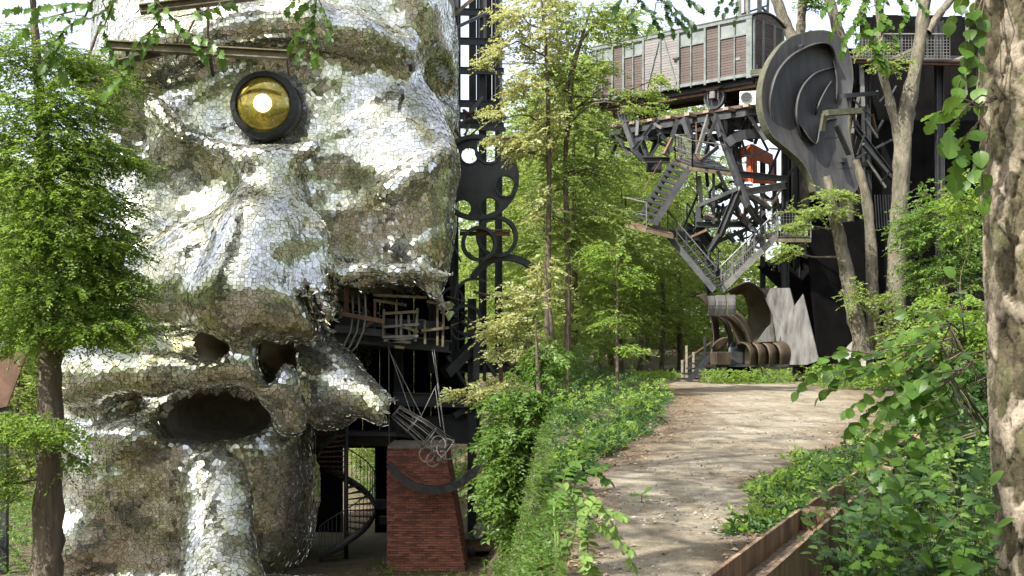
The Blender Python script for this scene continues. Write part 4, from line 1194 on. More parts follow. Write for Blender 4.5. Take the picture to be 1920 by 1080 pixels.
# gears, hoops and bars in the tangle
for cx, cy, r, Y in ((1400, 392, 24, 45.8), (1372, 400, 18, 46.2), (1415, 380, 15, 46.4), (1345, 365, 17, 46.4), (1330, 395, 20, 46.8)):
    R = r * Y / F
    MB().ring(at(cx, cy, Y), R * .78, R, .12, (random.uniform(-.4, .4), -1, random.uniform(-.4, .4)), n=24).build('hoop', MATS['steel_dark'], fr)
for k in range(84):
    px, py = random.uniform(1300, 1460), random.uniform(330, 450)
    if k > 52: px, py = random.uniform(1190, 1470), random.uniform(235, 300)
    a = random.uniform(0, math.pi); L = random.uniform(14, 44); Y = random.uniform(45.3, 48)
    MB().bar(at(px - L / 2 * math.cos(a), py - L / 2 * math.sin(a), Y), at(px + L / 2 * math.cos(a), py + L / 2 * math.sin(a), Y + random.uniform(-.6, .6)), random.uniform(.05, .13), random.uniform(.05, .15)).build('bar', MATS[random.choice(['steel_dark', 'steel_grey', 'steel_dark', 'steel_grey', 'steel_rust', 'steel_pale'])], fr)
# red cabinet frame
rc = thing('red_cabinet', 'orange-red steel cabinet with cut-out panel inside the frame', 'cabinet', tuple(at(1415, 345, 48)))
def pane_with_hole(o, c00, c10, c11, c01, h0, h1, v0, v1, t, mat):
    """flat quad plate with a rectangular opening, as four bars"""
    L = lambda u, v: (c00 * (1 - u) + c10 * u) * (1 - v) + (c01 * (1 - u) + c11 * u) * v
    for nm, (ua, ub, va, vb) in (('left_stile', (0, h0, 0, 1)), ('right_stile', (h1, 1, 0, 1)), ('lower_rail', (h0, h1, 0, v0)), ('upper_rail', (h0, h1, v1, 1))):
        MB().slab([L(ua, va), L(ub, va), L(ub, vb), L(ua, vb)], t).build(nm, MATS[mat], o)
A_, B_ = at(1386, 342, 47.6), at(1409, 340, 47.0)
A2, B2 = at(1386, 278, 47.6), at(1409, 270, 47.0)
pane_with_hole(rc, A_, B_, B2, A2, .18, .62, .18, .7, .06, 'red_paint')
C_, C2 = at(1452, 345, 48.4), at(1448, 290, 48.4)
pane_with_hole(rc, at(1410.5, 344, 47.0), C_, C2, at(1410.5, 270, 47.0), .2, .8, .3, .62, .06, 'red_paint')

# stairs -----------------------------------------------------------
def mesh_panel(o, c00, c10, c11, c01, step=0.12, mat='steel_pale', r=0.012):
    q = MB()
    nu = max(2, int((c10 - c00).length / step)); nv = max(2, int((c01 - c00).length / step))
    for i in range(nu + 1):
        q.bar(c00.lerp(c10, i / nu), c01.lerp(c11, i / nu), r, r)
    for j in range(nv + 1):
        q.bar(c00.lerp(c01, j / nv), c10.lerp(c11, j / nv), r, r)
    return q.build('mesh_panel', MATS[mat], o)
def flight(label, la, lb, ra, rb, n, rail_l=True, rail_r=True, mesh=None, mat='steel_dark', smat='steel_grey', rh=0.95):
    """stair flight: left and right stringer from top (la, ra) to bottom (lb, rb)"""
    o = thing('stair_flight', label, 'stairs', tuple((lb + rb) / 2))
    for a_, b_ in ((la, lb), (ra, rb)):
        MB().bar(a_, b_, 0.06, 0.24).build('stringer', MATS[smat], o)
    for k in range(n):
        t = (k + 0.5) / n
        d = (lb - la); d.z = 0; d = d.normalized() * 0.13
        a_, b_ = la.lerp(lb, t), ra.lerp(rb, t)
        MB().slab([a_ - d, b_ - d, b_ + d, a_ + d], 0.05).build('tread', MATS[mat], o)
    up = Vector((0, 0, rh))
    for on, a_, b_ in ((rail_l, la, lb), (rail_r, ra, rb)):
        if not on: continue
        MB().tube([a_ + up, b_ + up], 0.03, 6).build('handrail', MATS['steel_pale' if mesh else 'steel_dark'], o)
        MB().tube([a_ + up * .55, b_ + up * .55], 0.02, 6).build('mid_rail', MATS['steel_dark'], o)
        for k in range(6):
            t = k / 5
            MB().bar(a_.lerp(b_, t), a_.lerp(b_, t) + up, 0.04, 0.04).build('post', MATS['steel_pale' if mesh else 'steel_dark'], o)
        if mesh and (mesh == 'both' or (mesh == 'l') == (a_ is la)):
            mesh_panel(o, a_ + up * .12, b_ + up * .12, b_ + up * .97, a_ + up * .97, 0.11)
    return o
flight('steep open stair flight between the two upper landings', at(1265, 302, 46.8), at(1198, 413, 46.8), at(1294, 313, 45.6), at(1227, 421, 45.6), 11, False, False)
flight('stair flight slanting down right from the lower left landing', at(1288, 424, 47.4), at(1362, 535, 46.2), at(1252, 440, 46.2), at(1340, 545, 45.0), 10, True, True, None, 'steel_grey', 'steel_grey')
flight('mesh-sided stair flight rising to the right above the plates', at(1425, 440, 47.2), at(1362, 536, 47.2), at(1455, 444, 45.6), at(1352, 545, 45.6), 11, True, True, 'r', 'steel_grey', 'steel_pale')
def landing(label, corners, edges, rail_mat='steel_pale', floor_mat='steel_dark', mesh=(), rh=1.0):
    o = thing('stair_landing', label, 'landing', tuple(sum(corners, Vector()) / len(corners)))
    MB().slab(corners, 0.08).build('floor_plate', MATS[floor_mat], o)
    up = Vector((0, 0, rh))
    for i in range(len(corners)):
        a_, b_ = corners[i], corners[(i + 1) % len(corners)]
        MB().bar(a_ - Vector((0, 0, .1)), b_ - Vector((0, 0, .1)), 0.07, 0.14).build('edge_beam', MATS['steel_olive'], o)
        if i in edges:
            nseg = max(1, int((b_ - a_).length / 0.9))
            for k in range(nseg + 1):
                c_ = a_.lerp(b_, k / nseg); MB().bar(c_, c_ + up, 0.045, 0.045).build('post', MATS[rail_mat], o)
            MB().tube([a_ + up, b_ + up], 0.025, 6).build('handrail', MATS[rail_mat], o)
            MB().tube([a_ + up * .5, b_ + up * .5], 0.018, 6).build('mid_rail', MATS[rail_mat], o)
            if i in mesh: mesh_panel(o, a_ + up * .06, b_ + up * .06, b_ + up * .96, a_ + up * .96, .12, rail_mat)
    return o
landing('upper stair landing with mesh rails below the track', [at(1266, 300, 46.8), at(1298, 312, 45.4), at(1372, 322, 45.6), at(1330, 298, 47.6)], (0, 1, 3), 'steel_pale', 'steel_dark', (0, 3))
landing('small lower landing at the far left of the stairs', [at(1173, 418, 46.8), at(1212, 428, 45.4), at(1262, 440, 45.6), at(1236, 424, 47.2)], (0, 3), 'steel_pale', 'steel_rust', ())
landing('middle landing with mesh rails beside the big steel panel', [at(1428, 436, 47.0), at(1458, 446, 45.5), at(1520, 446, 45.7), at(1490, 436, 47.4)], (1, 3), 'steel_pale', 'steel_dark', (1, 3))

# big dark curved panel (plain stand-in) ---------------------------
pn = thing('curled_steel_panel', 'huge dark curled steel panel with mossy edge hanging beside the wagon', 'steel panel', tuple(at(1535, 372, 42.0)))
outl = [(1498, 64), (1545, 57), (1576, 72), (1594, 105), (1599, 150), (1592, 200), (1590, 240), (1602, 300), (1610, 345), (1590, 368), (1560, 374), (1536, 372), (1524, 340), (1506, 306), (1478, 280), (1450, 256), (1435, 226), (1428, 190), (1432, 150), (1446, 112), (1470, 80)]
def dense(pl, n):
    pl = [np.array(p_, float) for p_ in pl]; res = []
    for i in range(len(pl)):
        p0, p1, p2, p3 = pl[i - 1], pl[i], pl[(i + 1) % len(pl)], pl[(i + 2) % len(pl)]
        for k in range(n):
            t = k / n
            res.append(0.5 * ((2 * p1) + (-p0 + p2) * t + (2 * p0 - 5 * p1 + 4 * p2 - p3) * t * t + (-p0 + 3 * p1 - 3 * p2 + p3) * t ** 3))
    return res
od = dense(outl, 4)
def pdepth(px, py): return 42.0 + 0.012 * (px - 1428) - 0.004 * (py - 200)      # the panel is turned a little to the left
ctr = np.array((1525, 215.0))
# front skin as rings shrinking to the centre, gently dished
q = MB(); nO = len(od); NR = 9
for k in range(NR + 1):
    f_ = 1 - k / NR
    for p_ in od:
        c_ = ctr + (p_ - ctr) * f_
        dish = 0.35 * (1 - f_ ** 2) if f_ < 0.96 else 0
        q.v.append(tuple(at(c_[0], c_[1], pdepth(*c_) + dish)))
for k in range(NR):
    for i in range(nO):
        j = (i + 1) % nO
        q.f.append([k * nO + i, k * nO + j, (k + 1) * nO + j, (k + 1) * nO + i])
q.build('skin', MATS['shell_steel'], pn, smooth=True)
q = MB()                                             # thick mossy edge
rows_ = [[at(p_[0], p_[1], pdepth(*p_)), at(p_[0], p_[1], pdepth(*p_)) + Vector((-0.12 if p_[0] < 1530 else 0.1, 0.42, 0))] for p_ in od + od[:1]]
q.sheet(rows_, 0.03); q.build('edge_band', MATS['moss_edge'], pn)
q = MB(); q.slab([at(p_[0], p_[1], pdepth(*p_)) + Vector((-0.04, 0.4, 0)) for p_ in od], 0.04); q.build('back_plate', MATS['steel_dark'], pn)
def fin(path, h, mat='shell_steel', lean=0.0):
    """upright curved fin standing out of the skin"""
    pl = []
    for i in range(len(path) - 1):
        for k in range(5):
            t = k / 5
            p0 = np.array(path[max(i - 1, 0)], float); p1 = np.array(path[i], float); p2 = np.array(path[i + 1], float); p3 = np.array(path[min(i + 2, len(path) - 1)], float)
            pl.append(0.5 * ((2 * p1) + (-p0 + p2) * t + (2 * p0 - 5 * p1 + 4 * p2 - p3) * t * t + (-p0 + 3 * p1 - 3 * p2 + p3) * t ** 3))
    pl.append(np.array(path[-1], float))
    rows_ = []
    for i, p_ in enumerate(pl):
        e_ = min(1, 4 * min(i, len(pl) - 1 - i) / len(pl) + 0.15)
        dd = pdepth(*p_) + 0.36
        rows_.append([at(p_[0], p_[1], dd), at(p_[0] + lean, p_[1], dd - h * e_)])
    MB().sheet(rows_, 0.05).build('fin', MATS[mat], pn, smooth=True)
fin([(1444, 235), (1440, 190), (1452, 140), (1480, 105), (1520, 84), (1548, 82), (1560, 100), (1562, 130)], 0.75, lean=5)
fin([(1500, 262), (1490, 215), (1498, 170), (1525, 138), (1562, 126)], 0.7, lean=4)
fin([(1528, 215), (1535, 190), (1548, 165), (1560, 148)], 0.5, lean=3)
fin([(1490, 225), (1502, 236), (1520, 262), (1532, 268), (1538, 240), (1550, 225), (1575, 222)], 0.55, lean=0)
fin([(1562, 100), (1572, 150), (1570, 200)], 0.4, lean=-3)
MB().bar(at(1548, 212, 41.2), at(1612, 208, 41.9), 0.3, 0.2).build('cross_bar', MATS['moss_edge'], pn)
MB().bar(at(1546, 214, 41.3), at(1541, 245, 41.5), 0.14, 0.2).build('bracket', MATS['moss_edge'], pn)
MB().bar(at(1568, 236, 41.6), at(1592, 290, 42.2), 0.18, 0.08).build('bracket', MATS['shell_steel'], pn)
for y0 in (95, 150, 205, 260, 320):                  # weld seams of the skin
    MB().tube([at(1536, y0, pdepth(1536, y0) + 0.36), at(1598 if y0 > 80 else 1590, y0 - 6, pdepth(1598, y0) + .1)], 0.008, 4).build('seam', MATS['steel_dark'], pn)
beams(pn, [('hanger', (1500, 90, 43.0), (1520, 60, 47), .14, .14, 'steel_dark'), ('hanger', (1580, 180, 43.2), (1640, 175, 48), .16, .16, 'steel_dark'), ('hanger', (1575, 300, 43), (1630, 310, 48), .16, .16, 'steel_dark')])

# walls coloured near black for their shade, walkway and struts behind the trees ------------------
hall = thing('dark_steel_hall', 'steel-clad hall, its shade coloured black, looming behind the trees at right', 'hall', (16.0, 50.0, 0.0))
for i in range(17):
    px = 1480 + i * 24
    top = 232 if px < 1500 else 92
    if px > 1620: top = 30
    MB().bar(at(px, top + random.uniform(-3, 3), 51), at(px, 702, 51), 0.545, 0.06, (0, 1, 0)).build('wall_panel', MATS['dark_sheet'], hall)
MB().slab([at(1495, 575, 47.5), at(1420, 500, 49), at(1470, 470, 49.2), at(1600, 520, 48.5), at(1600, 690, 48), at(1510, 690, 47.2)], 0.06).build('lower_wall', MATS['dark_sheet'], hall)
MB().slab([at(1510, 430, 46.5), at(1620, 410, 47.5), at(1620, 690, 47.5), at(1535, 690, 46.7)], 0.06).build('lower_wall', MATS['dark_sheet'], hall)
rows = [('column', (1622, 60, 48), (1630, 690, 48), .3, .3, 'steel_dark', 'i'), ('column', (1760, 40, 48), (1765, 690, 48), .3, .3, 'steel_dark', 'i'), ('brace', (1600, 235, 47), (1680, 340, 48), .2, .2, 'steel_grey', 'i'), ('brace', (1618, 270, 47), (1690, 355, 48), .14, .14, 'steel_grey'), ('brace', (1610, 180, 47), (1598, 250, 47), .1, .1, 'steel_pale'), ('brace', (1615, 120, 47), (1618, 200, 47), .14, .14, 'steel_pale'),
        ('brace', (1625, 300, 47.4), (1660, 352, 47.6), .1, .1, 'steel_pale'), ('brace', (1600, 300, 47), (1672, 262, 48), .08, .08, 'steel_grey'), ('post', (1812, 20, 47), (1815, 115, 47), .1, .1, 'steel_pale'), ('post', (1806, 110, 47), (1812, 178, 47), .08, .08, 'steel_pale'), ('brace', (1790, 112, 47), (1812, 104, 47), .08, .08, 'wood_grey'),
        ('floor_beam', (1590, 112, 46.6), (1800, 118, 46.6), .2, .24, 'steel_rust'), ('floor_beam', (1600, 108, 49.5), (1800, 110, 49.5), .2, .2), ('rail_post', (1690, 66, 46.4), (1690, 112, 46.4), .06, .06, 'steel_grey'), ('brace', (1660, 115, 46.8), (1720, 88, 47.2), .1, .1, 'wood_grey')]
beams(hall, rows)
MB().slab([at(1592, 110, 46.4), at(1800, 116, 46.4), at(1800, 111, 49.6), at(1592, 106, 49.6)], 0.06).build('walkway', MATS['steel_dark'], hall)
for x0, x1 in ((1600, 1640), (1642, 1690), (1692, 1738), (1740, 1781)):
    mesh_panel(hall, at(x0, 110, 46.35), at(x1, 110, 46.35), at(x1, 64, 46.35), at(x0, 64, 46.35), .11, 'steel_pale', .014)
MB().tube([at(1595, 64, 46.3), at(1783, 64, 46.3)], 0.035, 6).build('handrail', MATS['steel_pale'], hall)
for k in range(9):                                   # slatted screen seen between the trunks
    MB().bar(at(1640 + k * 5, 365, 46.8), at(1644 + k * 5, 428, 46.8), .04, .04).build('slat', MATS['steel_grey'], hall)
for k in range(20):
    px, py = random.uniform(1590, 1700), random.uniform(150, 350); a = random.uniform(0.5, 2.4); L = random.uniform(15, 50); Y = random.uniform(45.5, 48)
    MB().bar(at(px - L / 2 * math.cos(a), py - L / 2 * math.sin(a), Y), at(px + L / 2 * math.cos(a), py + L / 2 * math.sin(a), Y + .3), random.uniform(.04, .1), random.uniform(.04, .1)).build('scrap_bar', MATS[random.choice(['steel_dark', 'steel_grey', 'steel_pale', 'steel_rust'])], hall)

# curved rusty plates on their plinth -------------------------------
cp = thing('curved_plates', 'curled rusty steel plates and leaning grey sheet on a plinth', 'steel plates', tuple(at(1420, 700, 46)))
def spline(pl, n=6):
    pl = [np.array(p_, float) for p_ in pl]; res = []
    for i in range(len(pl) - 1):
        p0, p1, p2, p3 = pl[max(i - 1, 0)], pl[i], pl[i + 1], pl[min(i + 2, len(pl) - 1)]
        for k in range(n):
            t = k / n
            res.append(0.5 * ((2 * p1) + (-p0 + p2) * t + (2 * p0 - 5 * p1 + 4 * p2 - p3) * t * t + (-p0 + 3 * p1 - 3 * p2 + p3) * t ** 3))
    res.append(pl[-1]); return res
def strip(name, ea, eb, mat, t=0.04, n=6, m=5, bulge=0.0, smooth=True):
    A, B = spline(ea, n), spline(eb, n)
    rows_ = []
    for a_, b_ in zip(A, B):
        r_ = []
        for j in range(m + 1):
            f_ = j / m; p_ = a_ * (1 - f_) + b_ * f_
            r_.append(at(p_[0], p_[1], p_[2] + bulge * 4 * f_ * (1 - f_)))
        rows_.append(r_)
    return MB().sheet(rows_, t).build(name, MATS[mat], cp, smooth=smooth)
strip('shell', [(1364, 545, 45.0), (1405, 529, 45.6), (1437, 556, 46.2), (1450, 594, 46.2), (1446, 628, 45.8), (1418, 643, 45.2)], [(1372, 556, 46.6), (1392, 552, 48.3), (1402, 575, 49.2), (1404, 598, 49.2), (1400, 620, 48.6), (1392, 640, 47.0)], 'plate_rust', bulge=0.3)
strip('lip', [(1306, 555, 44.8), (1322, 570, 45.0), (1334, 600, 45.2), (1338, 640, 45.2), (1333, 662, 45)], [(1330, 549, 46.4), (1336, 568, 46.2), (1346, 598, 46.0), (1348, 636, 46), (1344, 660, 45.8)], 'plate_rust')
strip('curl', [(1344, 592, 44.9), (1356, 606, 45.1), (1364, 630, 45.3), (1364, 655, 45.2)], [(1356, 594, 46.0), (1366, 608, 46.2), (1374, 632, 46.4), (1370, 660, 46.2)], 'plate_rust')
strip('curl', [(1350, 592, 44.6), (1366, 604, 44.7), (1378, 628, 44.8), (1386, 646, 44.8)], [(1370, 592, 45.2), (1384, 606, 45.4), (1396, 630, 45.5), (1402, 648, 45.5)], 'plate_rust')
strip('curl', [(1372, 592, 44.4), (1384, 602, 44.5), (1398, 622, 44.6), (1408, 644, 44.6)], [(1380, 584, 45.2), (1396, 596, 45.4), (1408, 620, 45.5), (1412, 642, 45.4)], 'plate_rust')
strip('curl', [(1335, 650, 44.7), (1342, 640, 44.7), (1352, 634, 44.6), (1364, 632, 44.5)], [(1336, 660, 44.9), (1350, 656, 44.8), (1358, 648, 44.7), (1366, 640, 44.6)], 'plate_rust')
for k, (x0, x1) in enumerate(((1388, 1412), (1404, 1430), (1424, 1450), (1444, 1482))):
    strip('drum_plate', [(x0, 642, 44.9 + .1 * k), (x0 + 12, 648, 44.6 + .1 * k), (x0 + 18, 664, 44.5 + .1 * k), (x0 + 18, 684, 44.7 + .1 * k)], [(x1, 641 - k, 45.6 + .1 * k), (x1 + 8, 648, 45.3 + .1 * k), (x1 + 13, 664, 45.2 + .1 * k), (x1 + 12, 684, 45.3 + .1 * k)], 'plate_rust', bulge=-0.15)
for k, (x0, x1) in enumerate(((1327, 1339), (1340.5, 1360), (1361.5, 1378))):
    strip('patch', [(x0, 555 - k, 44.5), (x0 + 2, 572, 44.4), (x0 + 1, 591, 44.5)], [(x1, 555 - k, 44.6), (x1 + 1, 572, 44.5), (x1 + 1, 592, 44.6)], 'plate_grey', m=2, n=3, smooth=False)
MB().slab([at(1321, 529, 46), at(1336, 531, 46.2), at(1342, 548, 46), at(1326, 550, 45.8)], .08).build('tab', MATS['steel_dark'], cp)
MB().box(at(1351, 672, 44.7), (0.62, 0.5, 0.5), 0.3).build('block', MATS['plate_rust'], cp, bevel=0.02)
strip('belly', [(1372, 640, 45.4), (1366, 655, 45.2), (1368, 684, 45.0)], [(1400, 642, 45.6), (1396, 660, 45.4), (1396, 684, 45.2)], 'steel_dark')
def shY(px, py): return 46.5 - 0.0165 * (px - 1426) - 0.0035 * (py - 540)
q = MB(); q.slab([at(px, py, shY(px, py)) for px, py in ((1426, 541), (1481, 540), (1490, 574), (1506, 551), (1536, 676), (1513, 684), (1462, 684), (1450, 592))], .05); q.build('grey_sheet', MATS['plate_grey'], cp)
q = MB(); q.slab([at(1418, 642, 44.9), at(1438, 614, 45.1), at(1450, 604, 45.2), at(1452, 640, 45.1)], .04); q.build('grey_flap', MATS['plate_grey'], cp)
MB().slab([at(1573, 668, 43.2), at(1598, 640, 43.6), at(1622, 650, 43.6), at(1620, 690, 43.2), at(1580, 690, 43)], .3).build('rubble_plate', MATS['concrete'], cp)
pl = thing('plinth', 'mossy concrete plinth under the curved plates', 'plinth', tuple(at(1430, 712, 45.5)))
MB().box(at(1448, 700, 45.9) + Vector((0, 0.3, -0.05)), (1.35, 1.6, 0.75)).build('block', MATS['concrete'], pl, bevel=0.03)
MB().slab([at(1342, 686, 44.7), at(1480, 685, 45.0), at(1500, 686, 47.5), at(1350, 686, 47.5)], .1).build('base_plate', MATS['steel_dark'], pl)
MB().box(at(1345, 698, 45.3), (0.2, 0.2, 0.7)).build('leg', MATS['steel_dark'], pl)
MB().box(at(1400, 700, 46.6), (1.4, 0.8, 0.7)).build('footing', MATS['dark_sheet'], pl)
# small wooden steps at the left of the plates
ws = thing('plank_steps', 'short dark plank steps with rail posts beside the plates', 'steps', tuple(at(1305, 712, 45.8)))
for k in range(6):
    MB().box(at(1295 + k * 8.5, 710 - k * 9.5, 45.9), (1.0, 0.36, 0.07), 0.25).build('tread', MATS['steel_dark'], ws)
for d_ in (0.0, 0.9):
    MB().bar(at(1290, 715, 45.6 + d_), at(1345, 655, 45.6 + d_), .08, .22).build('stringer', MATS['steel_dark'], ws)
for px, y0, y1 in ((1279, 675, 712), (1287, 648, 710), (1321, 630, 690), (1334, 640, 680), (1300, 660, 700)):
    MB().bar(at(px, y0, 46.4), at(px, y1, 46.4), .08, .08).build('post', MATS['steel_dark' if px > 1310 else 'wood_grey'], ws)
MB().bar(at(1279, 678, 46.4), at(1336, 640, 46.4), .05, .05).build('handrail', MATS['steel_rust'], ws)
MB().box(at(1316, 705, 45.0), (0.22, 0.22, 0.6)).build('newel', MATS['steel_dark'], ws)

# rusty troughs along the path's right edge --------------------------
def trough(label, a, b, w, h, t=0.014):
    a, b = Vector(a), Vector(b)
    o = thing('steel_trough', label, 'trough', tuple((a + b) / 2))
    d = (b - a).normalized(); s = Vector((d.y, -d.x, 0)).normalized()
    hz = Vector((0, 0, h / 2 + 0.02))
    for sg, nm in ((-1, 'side_wall'), (1, 'side_wall')):
        wall_ = MB().bar(a + s * (sg * w / 2) + hz, b + s * (sg * w / 2) + hz, t, h).build(nm, MATS['trough_rust'], o)
        MB().bar(a + s * (sg * (w / 2 + 0.004)) + Vector((0, 0, h + .0235)), b + s * (sg * (w / 2 + 0.004)) + Vector((0, 0, h + .0235)), t + .012, .008).build('lip', MATS['trough_rust'], wall_)
    for e_, sg in ((a, 1), (b, -1)):
        MB().bar(e_ + d * (sg * 0.02) - s * (w / 2 - t / 2 - .002) + hz, e_ + d * (sg * 0.02) + s * (w / 2 - t / 2 - .002) + hz, t, h - .01).build('end_wall', MATS['trough_rust'], o)
        MB().bar(e_ - d * (sg * 0.04) - s * (w / 2) + Vector((0, 0, h + .014)), e_ - d * (sg * 0.04) + s * (w / 2) + Vector((0, 0, h + .014)), .12, .008).build('end_flange', MATS['trough_rust'], o)
    MB().bar(a + d * .04 + Vector((0, 0, h * .66)), b - d * .04 + Vector((0, 0, h * .66)), w - t * 1.2, .02).build('litter_bed', MATS['litter_soil'], o)
    return o
def G(x, y, dz=0.0): return Vector((x, y, gz(x, y) + dz))
def trz(x, y): return Vector((x, y, -0.06))
trough('open rusty steel trough in the near right foreground', trz(0.98, 5.75), trz(2.26, 8.65), 0.26, 0.39)
trough('second rusty trough, just beyond the foreground one', trz(2.35, 8.85), trz(3.62, 11.6), 0.26, 0.39)
trough('third rusty trough, farthest and half hidden in the shrubs', trz(3.71, 11.8), trz(5.5, 15.7), 0.26, 0.39)
# ------------------------------------------------------------------ trees and plants
def nrm(v): return v / (np.linalg.norm(v, axis=-1, keepdims=True) + 1e-9)

def leaves_geo(B, Dr, Nn, L, Wd):
    """folded two-triangle leaves: base, direction, normal, length, width"""
    S = nrm(np.cross(Dr, Nn)); Nn = nrm(np.cross(S, Dr))
    L = L[:, None]; Wd = Wd[:, None]
    mid = B + Dr * L * 0.45
    V = np.stack([B, mid + S * Wd / 2 + Nn * Wd * 0.12, B + Dr * L - Nn * L * 0.12, mid - S * Wd / 2 + Nn * Wd * 0.12], 1).reshape(-1, 3)
    i = np.arange(len(B)) * 4
    Fc = np.stack([np.stack([i, i + 1, i + 2], 1), np.stack([i, i + 2, i + 3], 1)], 1).reshape(-1, 3)
    return V, Fc

def spray_leaves(O, A, Nn, K, Ls, leaf, rng, aspect=0.5, spread=1.0, jitter=0.35):
    """flat leafy twigs: origin, axis, plane normal; K leaves each"""
    M = len(O)
    t = (np.arange(K) + 0.5)[None] / K + rng.uniform(-.04, .04, (M, K))
    sg = np.where(np.arange(K) % 2 == 0, 1.0, -1.0)[None, :, None]
    S = nrm(np.cross(A, Nn))
    Ls_ = (Ls * rng.uniform(0.6, 1.3, M))[:, None, None]
    bend = -0.18 * (t ** 2)[..., None] * np.array([0, 0, 1.0])
    P = O[:, None] + A[:, None] * (t[..., None] * Ls_) + bend * Ls_
    ang = spread * (1.15 - 0.6 * t)[..., None]
    Dr = A[:, None] * np.cos(ang) + S[:, None] * np.sin(ang) * sg
    Dr = nrm(Dr + rng.normal(0, jitter * 0.6, (M, K, 3)))
    NN = nrm(Nn[:, None] + rng.normal(0, jitter, (M, K, 3)))
    LL = leaf * rng.uniform(0.6, 1.25, (M, K)) * (1 - 0.35 * t)
    return P.reshape(-1, 3), Dr.reshape(-1, 3), NN.reshape(-1, 3), LL.ravel(), (LL * aspect * rng.uniform(.8, 1.15, (M, K))).ravel()

def blob_sprays(c, r, M, rng, axis=None, droop=0.2, shell=2.4, flat=0.35):
    u = nrm(rng.normal(0, 1, (M, 3)))
    rad = rng.random(M) ** (1 / shell)
    # lumpy outline: pull the surface in and out
    lump = 1 + 0.22 * np.sin(u[:, 0] * 5 + c[0]) * np.sin(u[:, 2] * 6 + c[1]) + 0.15 * np.sin(u[:, 1] * 9 + u[:, 2] * 7)
    O = np.array(c) + u * np.array(r) * (rad * lump)[:, None]
    cen = np.array(axis if axis is not None else (c[0], c[1]))
    out = np.stack([O[:, 0] - cen[0], O[:, 1] - cen[1], np.zeros(M)], 1)
    A = nrm(nrm(out) + rng.normal(0, 0.55, (M, 3)) * np.array([1, 1, 0.35]) + np.array([0, 0, -droop]))
    Nn = nrm(np.array([0, 0, 1.0]) + rng.normal(0, flat, (M, 3)))
    return O, A, Nn

def tube_np(path, rad, n=6):
    """tapered tube along points; returns verts, quads"""
    path = np.asarray(path, float); m = len(path)
    d = nrm(np.gradient(path, axis=0))
    ref = np.cross(d[0], [0, 0, 1.0]); ref = ref if np.linalg.norm(ref) > .1 else np.array([1.0, 0, 0]); ref = ref / np.linalg.norm(ref)
    V = []
    for i in range(m):
        ref = ref - d[i] * ref.dot(d[i]); ref /= np.linalg.norm(ref) + 1e-9
        b = np.cross(d[i], ref)
        a = np.arange(n) * 2 * np.pi / n
        V.append(path[i] + (np.cos(a)[:, None] * ref + np.sin(a)[:, None] * b) * rad[i])
    V = np.vstack(V)
    i = (np.arange(m - 1)[:, None] * n + np.arange(n)[None]); j = (np.arange(m - 1)[:, None] * n + (np.arange(n)[None] + 1) % n)
    Q = np.stack([i, j, j + n, i + n], -1).reshape(-1, 4)
    return V, Q

class Acc:
    def __init__(self): self.V = []; self.F = []; self.n = 0
    def add(self, V, Fc):
        self.V.append(V); self.F.append(Fc + self.n); self.n += len(V)
    def mesh(self, name): return mesh_np(name, np.vstack(self.V), np.vstack(self.F))

def curve(p0, p1, rng, n=7, sag=0.0, wob_=0.08):
    p0, p1 = np.array(p0, float), np.array(p1, float)
    L = np.linalg.norm(p1 - p0); t = np.linspace(0, 1, n)[:, None]
    k = rng.normal(0, wob_ * L, 3); k2 = rng.normal(0, wob_ * 0.5 * L, 3)
    return p0 + (p1 - p0) * t + k * np.sin(t * np.pi) + k2 * np.sin(t * 2 * np.pi) + np.array([0, 0, -sag * L]) * (t * (1 - t)) * 4

